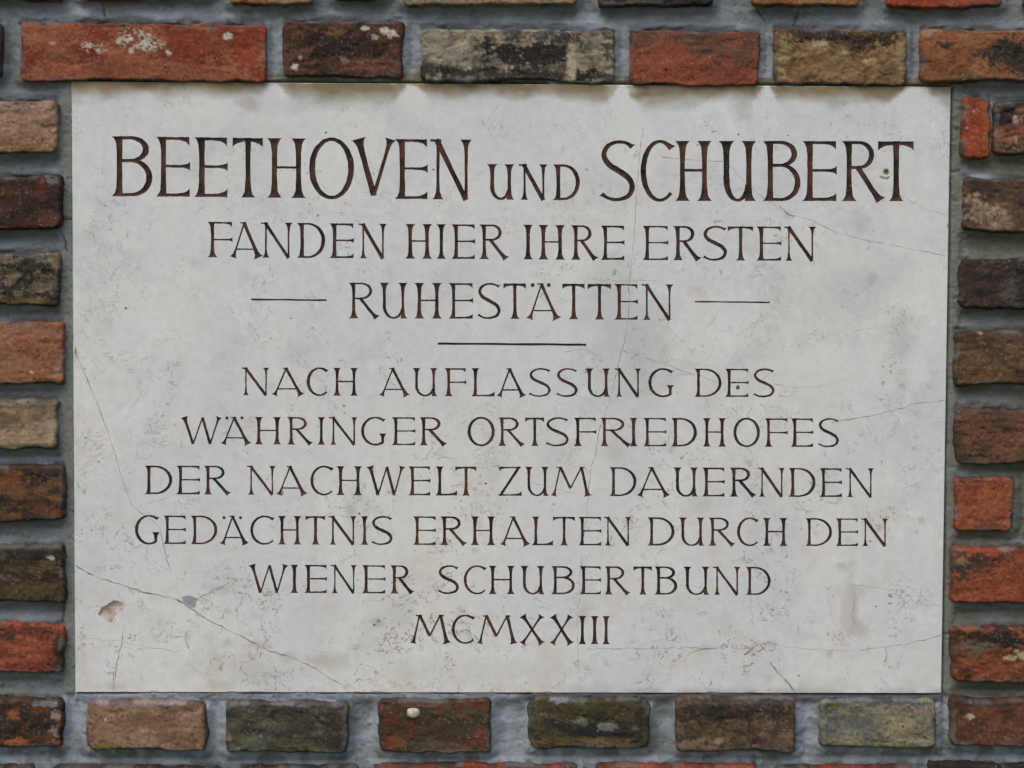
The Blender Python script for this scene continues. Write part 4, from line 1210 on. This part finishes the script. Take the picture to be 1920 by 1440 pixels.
for kk, lst in bd.items():
    tv = np.unique(TR[key == kk])
    tv = tv[~onb[tv]]
    if len(tv) == 0:
        continue
    sa, sb = V2[ed[lst, 0]], V2[ed[lst, 1]]
    ab = sb - sa
    L2 = np.maximum((ab ** 2).sum(1), 1e-12)
    p = V2[tv][:, None, :] - sa[None]
    t = np.clip((p * ab[None]).sum(2) / L2[None], 0, 1)
    dd = np.sqrt(((p - ab[None] * t[..., None]) ** 2).sum(2)).min(1)
    c0 = kk // 1000
    f = {K_HOLE: 2.0, K_CHIP: .5, K_FILL: .15, K_HAIR: .4, K_CRACK: .9}.get(c0, .6)
    depth[tv] = np.minimum(dd * f, 14 if c0 == K_HOLE else 4.0)
    if c0 == K_CHIP:
        depth[tv] += rs.uniform(-.3, .5, len(tv))

wx_, wz_ = unproj(V2[:, 0], V2[:, 1], 0.0)
# masks on the slab; the top band mixes dirt with painted brick shade
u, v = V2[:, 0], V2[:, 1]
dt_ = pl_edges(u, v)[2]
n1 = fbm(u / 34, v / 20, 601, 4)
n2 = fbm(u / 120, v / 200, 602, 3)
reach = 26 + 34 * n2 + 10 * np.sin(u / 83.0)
for jx, jw in ((514, 17), (773, 20), (1166, 17), (1438, 14), (1718, 34)):          # paler wedges: light through the open joints, painted in
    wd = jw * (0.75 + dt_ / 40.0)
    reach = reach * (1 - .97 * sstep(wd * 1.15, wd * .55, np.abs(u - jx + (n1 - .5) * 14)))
stain_shade = sstep(1.0, .12, dt_ / np.maximum(reach + (n1 - .5) * 26, 2.0)) * (.72 + .5 * n1)
stain_shade = np.where(dt_ < 140, stain_shade, 0)
stain_shade = np.maximum(stain_shade, .35 * sstep(1.2, .3, np.hypot((u - 460) / 26, (v - 185) / 26) + (n1 - .5) * 1.6))
stain_shade = np.maximum(stain_shade, .30 * sstep(1.1, .3, np.hypot((u - 1395) / 26, (v - 200) / 30) + (n1 - .5) * 2.2))
stain_shade = np.maximum(stain_shade, .4 * sstep(1.1, .3, np.hypot((u - 1775) / 22, (v - 185) / 24) + (n1 - .5) * 1.4))
stain_shade = np.clip(stain_shade, 0, .97)
smear = np.zeros(len(V2))
for (bx, by, rx, ry, s) in ((1150, 560, 60, 110, .26), (1215, 660, 50, 130, .24), (1130, 680, 60, 90, .16), (1050, 860, 60, 60, .12), (1690, 620, 40, 50, .28), (1612, 415, 22, 20, .36), (1600, 300, 60, 30, .10), (1310, 945, 24, 18, .26),
                            (1446, 1206, 16, 8, .5), (1412, 1222, 14, 7, .45), (1105, 380, 10, 8, .3), (708, 1166, 7, 9, .6), (350, 1190, 5, 14, .4), (395, 1190, 10, 12, .25), (420, 1212, 10, 6, .4), (480, 1160, 10, 8, .3), (430, 790, 10, 14, .2), (1636, 525, 8, 9, .5), (240, 920, 9, 11, .4), (1290, 400, 12, 20, .35), (200, 610, 12, 20, .25), (330, 300, 60, 60, .08), (700, 190, 240, 30, .10), (1550, 540, 160, 80, .10), (360, 490, 14, 8, .5), (373, 488, 8, 6, .4), (480, 260, 200, 30, .08)):
    smear = np.maximum(smear, s * sstep(1.25, .35, np.hypot((u - bx) / rx, (v - by) / ry) + (n1 - .5) * 1.2))
tan = np.zeros(len(V2))
for (bx, by, rx, ry, s) in ((1592, 1150, 15, 85, .62), (1610, 1182, 18, 18, .5), (1600, 1110, 40, 16, .3), (610, 1240, 40, 14, .5), (590, 1236, 18, 10, .5), (1095, 1140, 14, 22, .5), (1070, 1170, 24, 10, .35), (955, 615, 12, 16, .5), (1310, 540, 22, 9, .5),
                            (290, 1195, 22, 9, .4), (1500, 640, 20, 20, .2), (1690, 720, 10, 24, .35), (1340, 1255, 14, 6, .5), (1440, 1275, 12, 8, .4), (215, 1288, 24, 8, .5), (415, 1285, 26, 12, .45), (1085, 1290, 80, 8, .4), (1540, 1280, 60, 12, .3),
                            (408, 1102, 24, 8, .55), (485, 1210, 26, 6, .5), (540, 1232, 30, 6, .5), (330, 1125, 20, 4, .4), (1150, 840, 20, 30, .25), (1478, 405, 12, 5, .5), (1320, 1216, 24, 5, .5), (660, 958, 8, 8, .5), (150, 1230, 12, 60, .2), (450, 1255, 120, 30, .22), (900, 1260, 200, 26, .16), (170, 440, 10, 16, .35), (167, 420, 4, 6, .6), (390, 1260, 18, 30, .3), (760, 1160, 30, 30, .2), (1520, 1292, 30, 5, .5)):
    tan = np.maximum(tan, s * sstep(1.3, .3, np.hypot((u - bx) / rx, (v - by) / ry) + (n1 - .5) * 1.8))
soot = .40 * sstep(16, 2, pl_edges(u, v)[3]) * sstep(900, 1250, u) * sstep(.3, .6, n1)
lime = np.zeros(len(V2))
for (bx, by, rx, ry, s) in ((1662, 335, 26, 9, .8), (1640, 325, 10, 8, .6), (1583, 1140, 14, 60, .35), (1630, 690, 8, 14, .4), (560, 430, 60, 30, .12), (300, 600, 90, 90, .12), (1500, 230, 100, 30, .14), (1660, 1230, 90, 50, .2), (1170, 190, 40, 60, .3), (515, 180, 26, 30, .35), (775, 190, 30, 36, .3), (1440, 195, 24, 30, .3), (1720, 200, 50, 40, .3)):  # pale patches; the last ones brighten the painted light wedges under the joints
    lime = np.maximum(lime, s * sstep(1.25, .4, np.hypot((u - bx) / rx, (v - by) / ry) + (n1 - .5) * 1.2))

# ---- the plaque
ctr = Vector((0, 0, Z0))
plaque = thing('memorial_plaque', 'cracked pale limestone plaque with dark engraved German inscription, set in the brick wall', 'plaque', ctr)
P3 = np.stack([wx_ - ctr.x, depth * PX, wz_ - ctr.z], -1)


def sub(mask, name, mats, mat_of=None, extra=None, attrs=None):
    tri = TR[mask][:, ::-1]
    usd = np.unique(tri)
    rm = np.full(len(P3), -1)
    rm[usd] = np.arange(len(usd))
    return tri, usd, rm


# orientation: make sure faces look towards -y
tA = P3[TR[:, 1]] - P3[TR[:, 0]]
tB = P3[TR[:, 2]] - P3[TR[:, 0]]
ny_ = tA[:, 2] * tB[:, 0] - tA[:, 0] * tB[:, 2]
flip = ny_ > 0
TR[flip] = TR[flip][:, ::-1]

slab_mask = ins & ((cls0 < 0) | (cls0 >= 100))
tri = TR[slab_mask]
usd = np.unique(tri)
rm = np.full(len(P3), -1)
rm[usd] = np.arange(len(usd))
sv = P3[usd].tolist()
sf_ = rm[tri].tolist()
mi = np.zeros(len(sf_), int)
cm = cls0[slab_mask]
for kcls, m in ((K_CRACK, 1), (K_HAIR, 2), (K_CHIP, 3), (K_FILL, 4), (K_HOLE, 5)):
    mi[cm == kcls] = m
mi = mi.tolist()
# arris and sides of the slab
rimw = np.stack(unproj(rim[:, 0], rim[:, 1]), -1) - np.array([ctr.x, ctr.z])
cen_r = rimw.mean(0)
ring = []
mapv = {}
for i in range(nrim):
    nv_ = np.argmin((V2[:, 0] - rim[i, 0]) ** 2 + (V2[:, 1] - rim[i, 1]) ** 2)
    ring.append(int(rm[nv_]))
full = np.stack(unproj(*np.array([a + (b - a) * i / int(np.hypot(*(b - a)) / 6) for a, b in zip(PQ, np.roll(PQ, -1, 0)) for i in range(int(np.hypot(*(b - a)) / 6))]).T), -1) - np.array([ctr.x, ctr.z])
nb0 = len(sv)
sv += [[x, 0.0008, z] for x, z in full]
sv += [[x, 0.040, z] for x, z in full]
for i in range(nrim):
    j = (i + 1) % nrim
    sf_.append([ring[j], ring[i], nb0 + i, nb0 + j])
    mi.append(0)
    sf_.append([nb0 + j, nb0 + i, nb0 + nrim + i, nb0 + nrim + j])
    mi.append(6)
ex = np.zeros(2 * nrim)


def att(a):
    return np.concatenate([a[usd], ex])


mesh_obj('slab', sv, sf_, [M_STONE, M_CRACK, M_HAIR, M_CHIP, M_FILL, M_HOLE, M_EDGE], plaque,
         attrs={'stain_shade': att(stain_shade), 'smear': att(smear), 'tan': att(tan), 'soot': att(soot), 'lime': att(lime)}, mat_idx=mi, smooth=False)
for pi, (nm_, lab) in enumerate(PARTS):
    m = cls0 == pi
    tri = TR[m]
    usd = np.unique(tri)
    rm = np.full(len(P3), -1)
    rm[usd] = np.arange(len(usd))
    o = mesh_obj(nm_, P3[usd], rm[tri], [M_PAINT], plaque, smooth=False)
    o['label'] = lab

# a white lump of lime bedded in the brick under the plaque
rr = random.Random(2)
lx_, lz_ = unproj(775.0, 1336.0, FACE)
lv, lf = [], []
for i in range(7):
    for j in range(12):
        a, b = math.pi * i / 6, 2 * math.pi * j / 12
        q = (1 + rr.uniform(-.16, .16)) * (1 - .30 * max(0.0, math.sin(b)) ** 3)
        lv.append((lx_ + .0062 * math.sin(a) * math.cos(b) * q, FACE + .0005 - .0030 * math.cos(a) * q, lz_ + .0054 * math.sin(a) * math.sin(b) * q))
for i in range(6):
    for j in range(12):
        lf.append((i * 12 + j, i * 12 + (j + 1) % 12, (i + 1) * 12 + (j + 1) % 12, (i + 1) * 12 + j))
o = mesh_obj('lime_lump', lv, lf, [M_LIME], wall)
o['label'] = 'small white lump stuck to a dark red brick below the plaque'
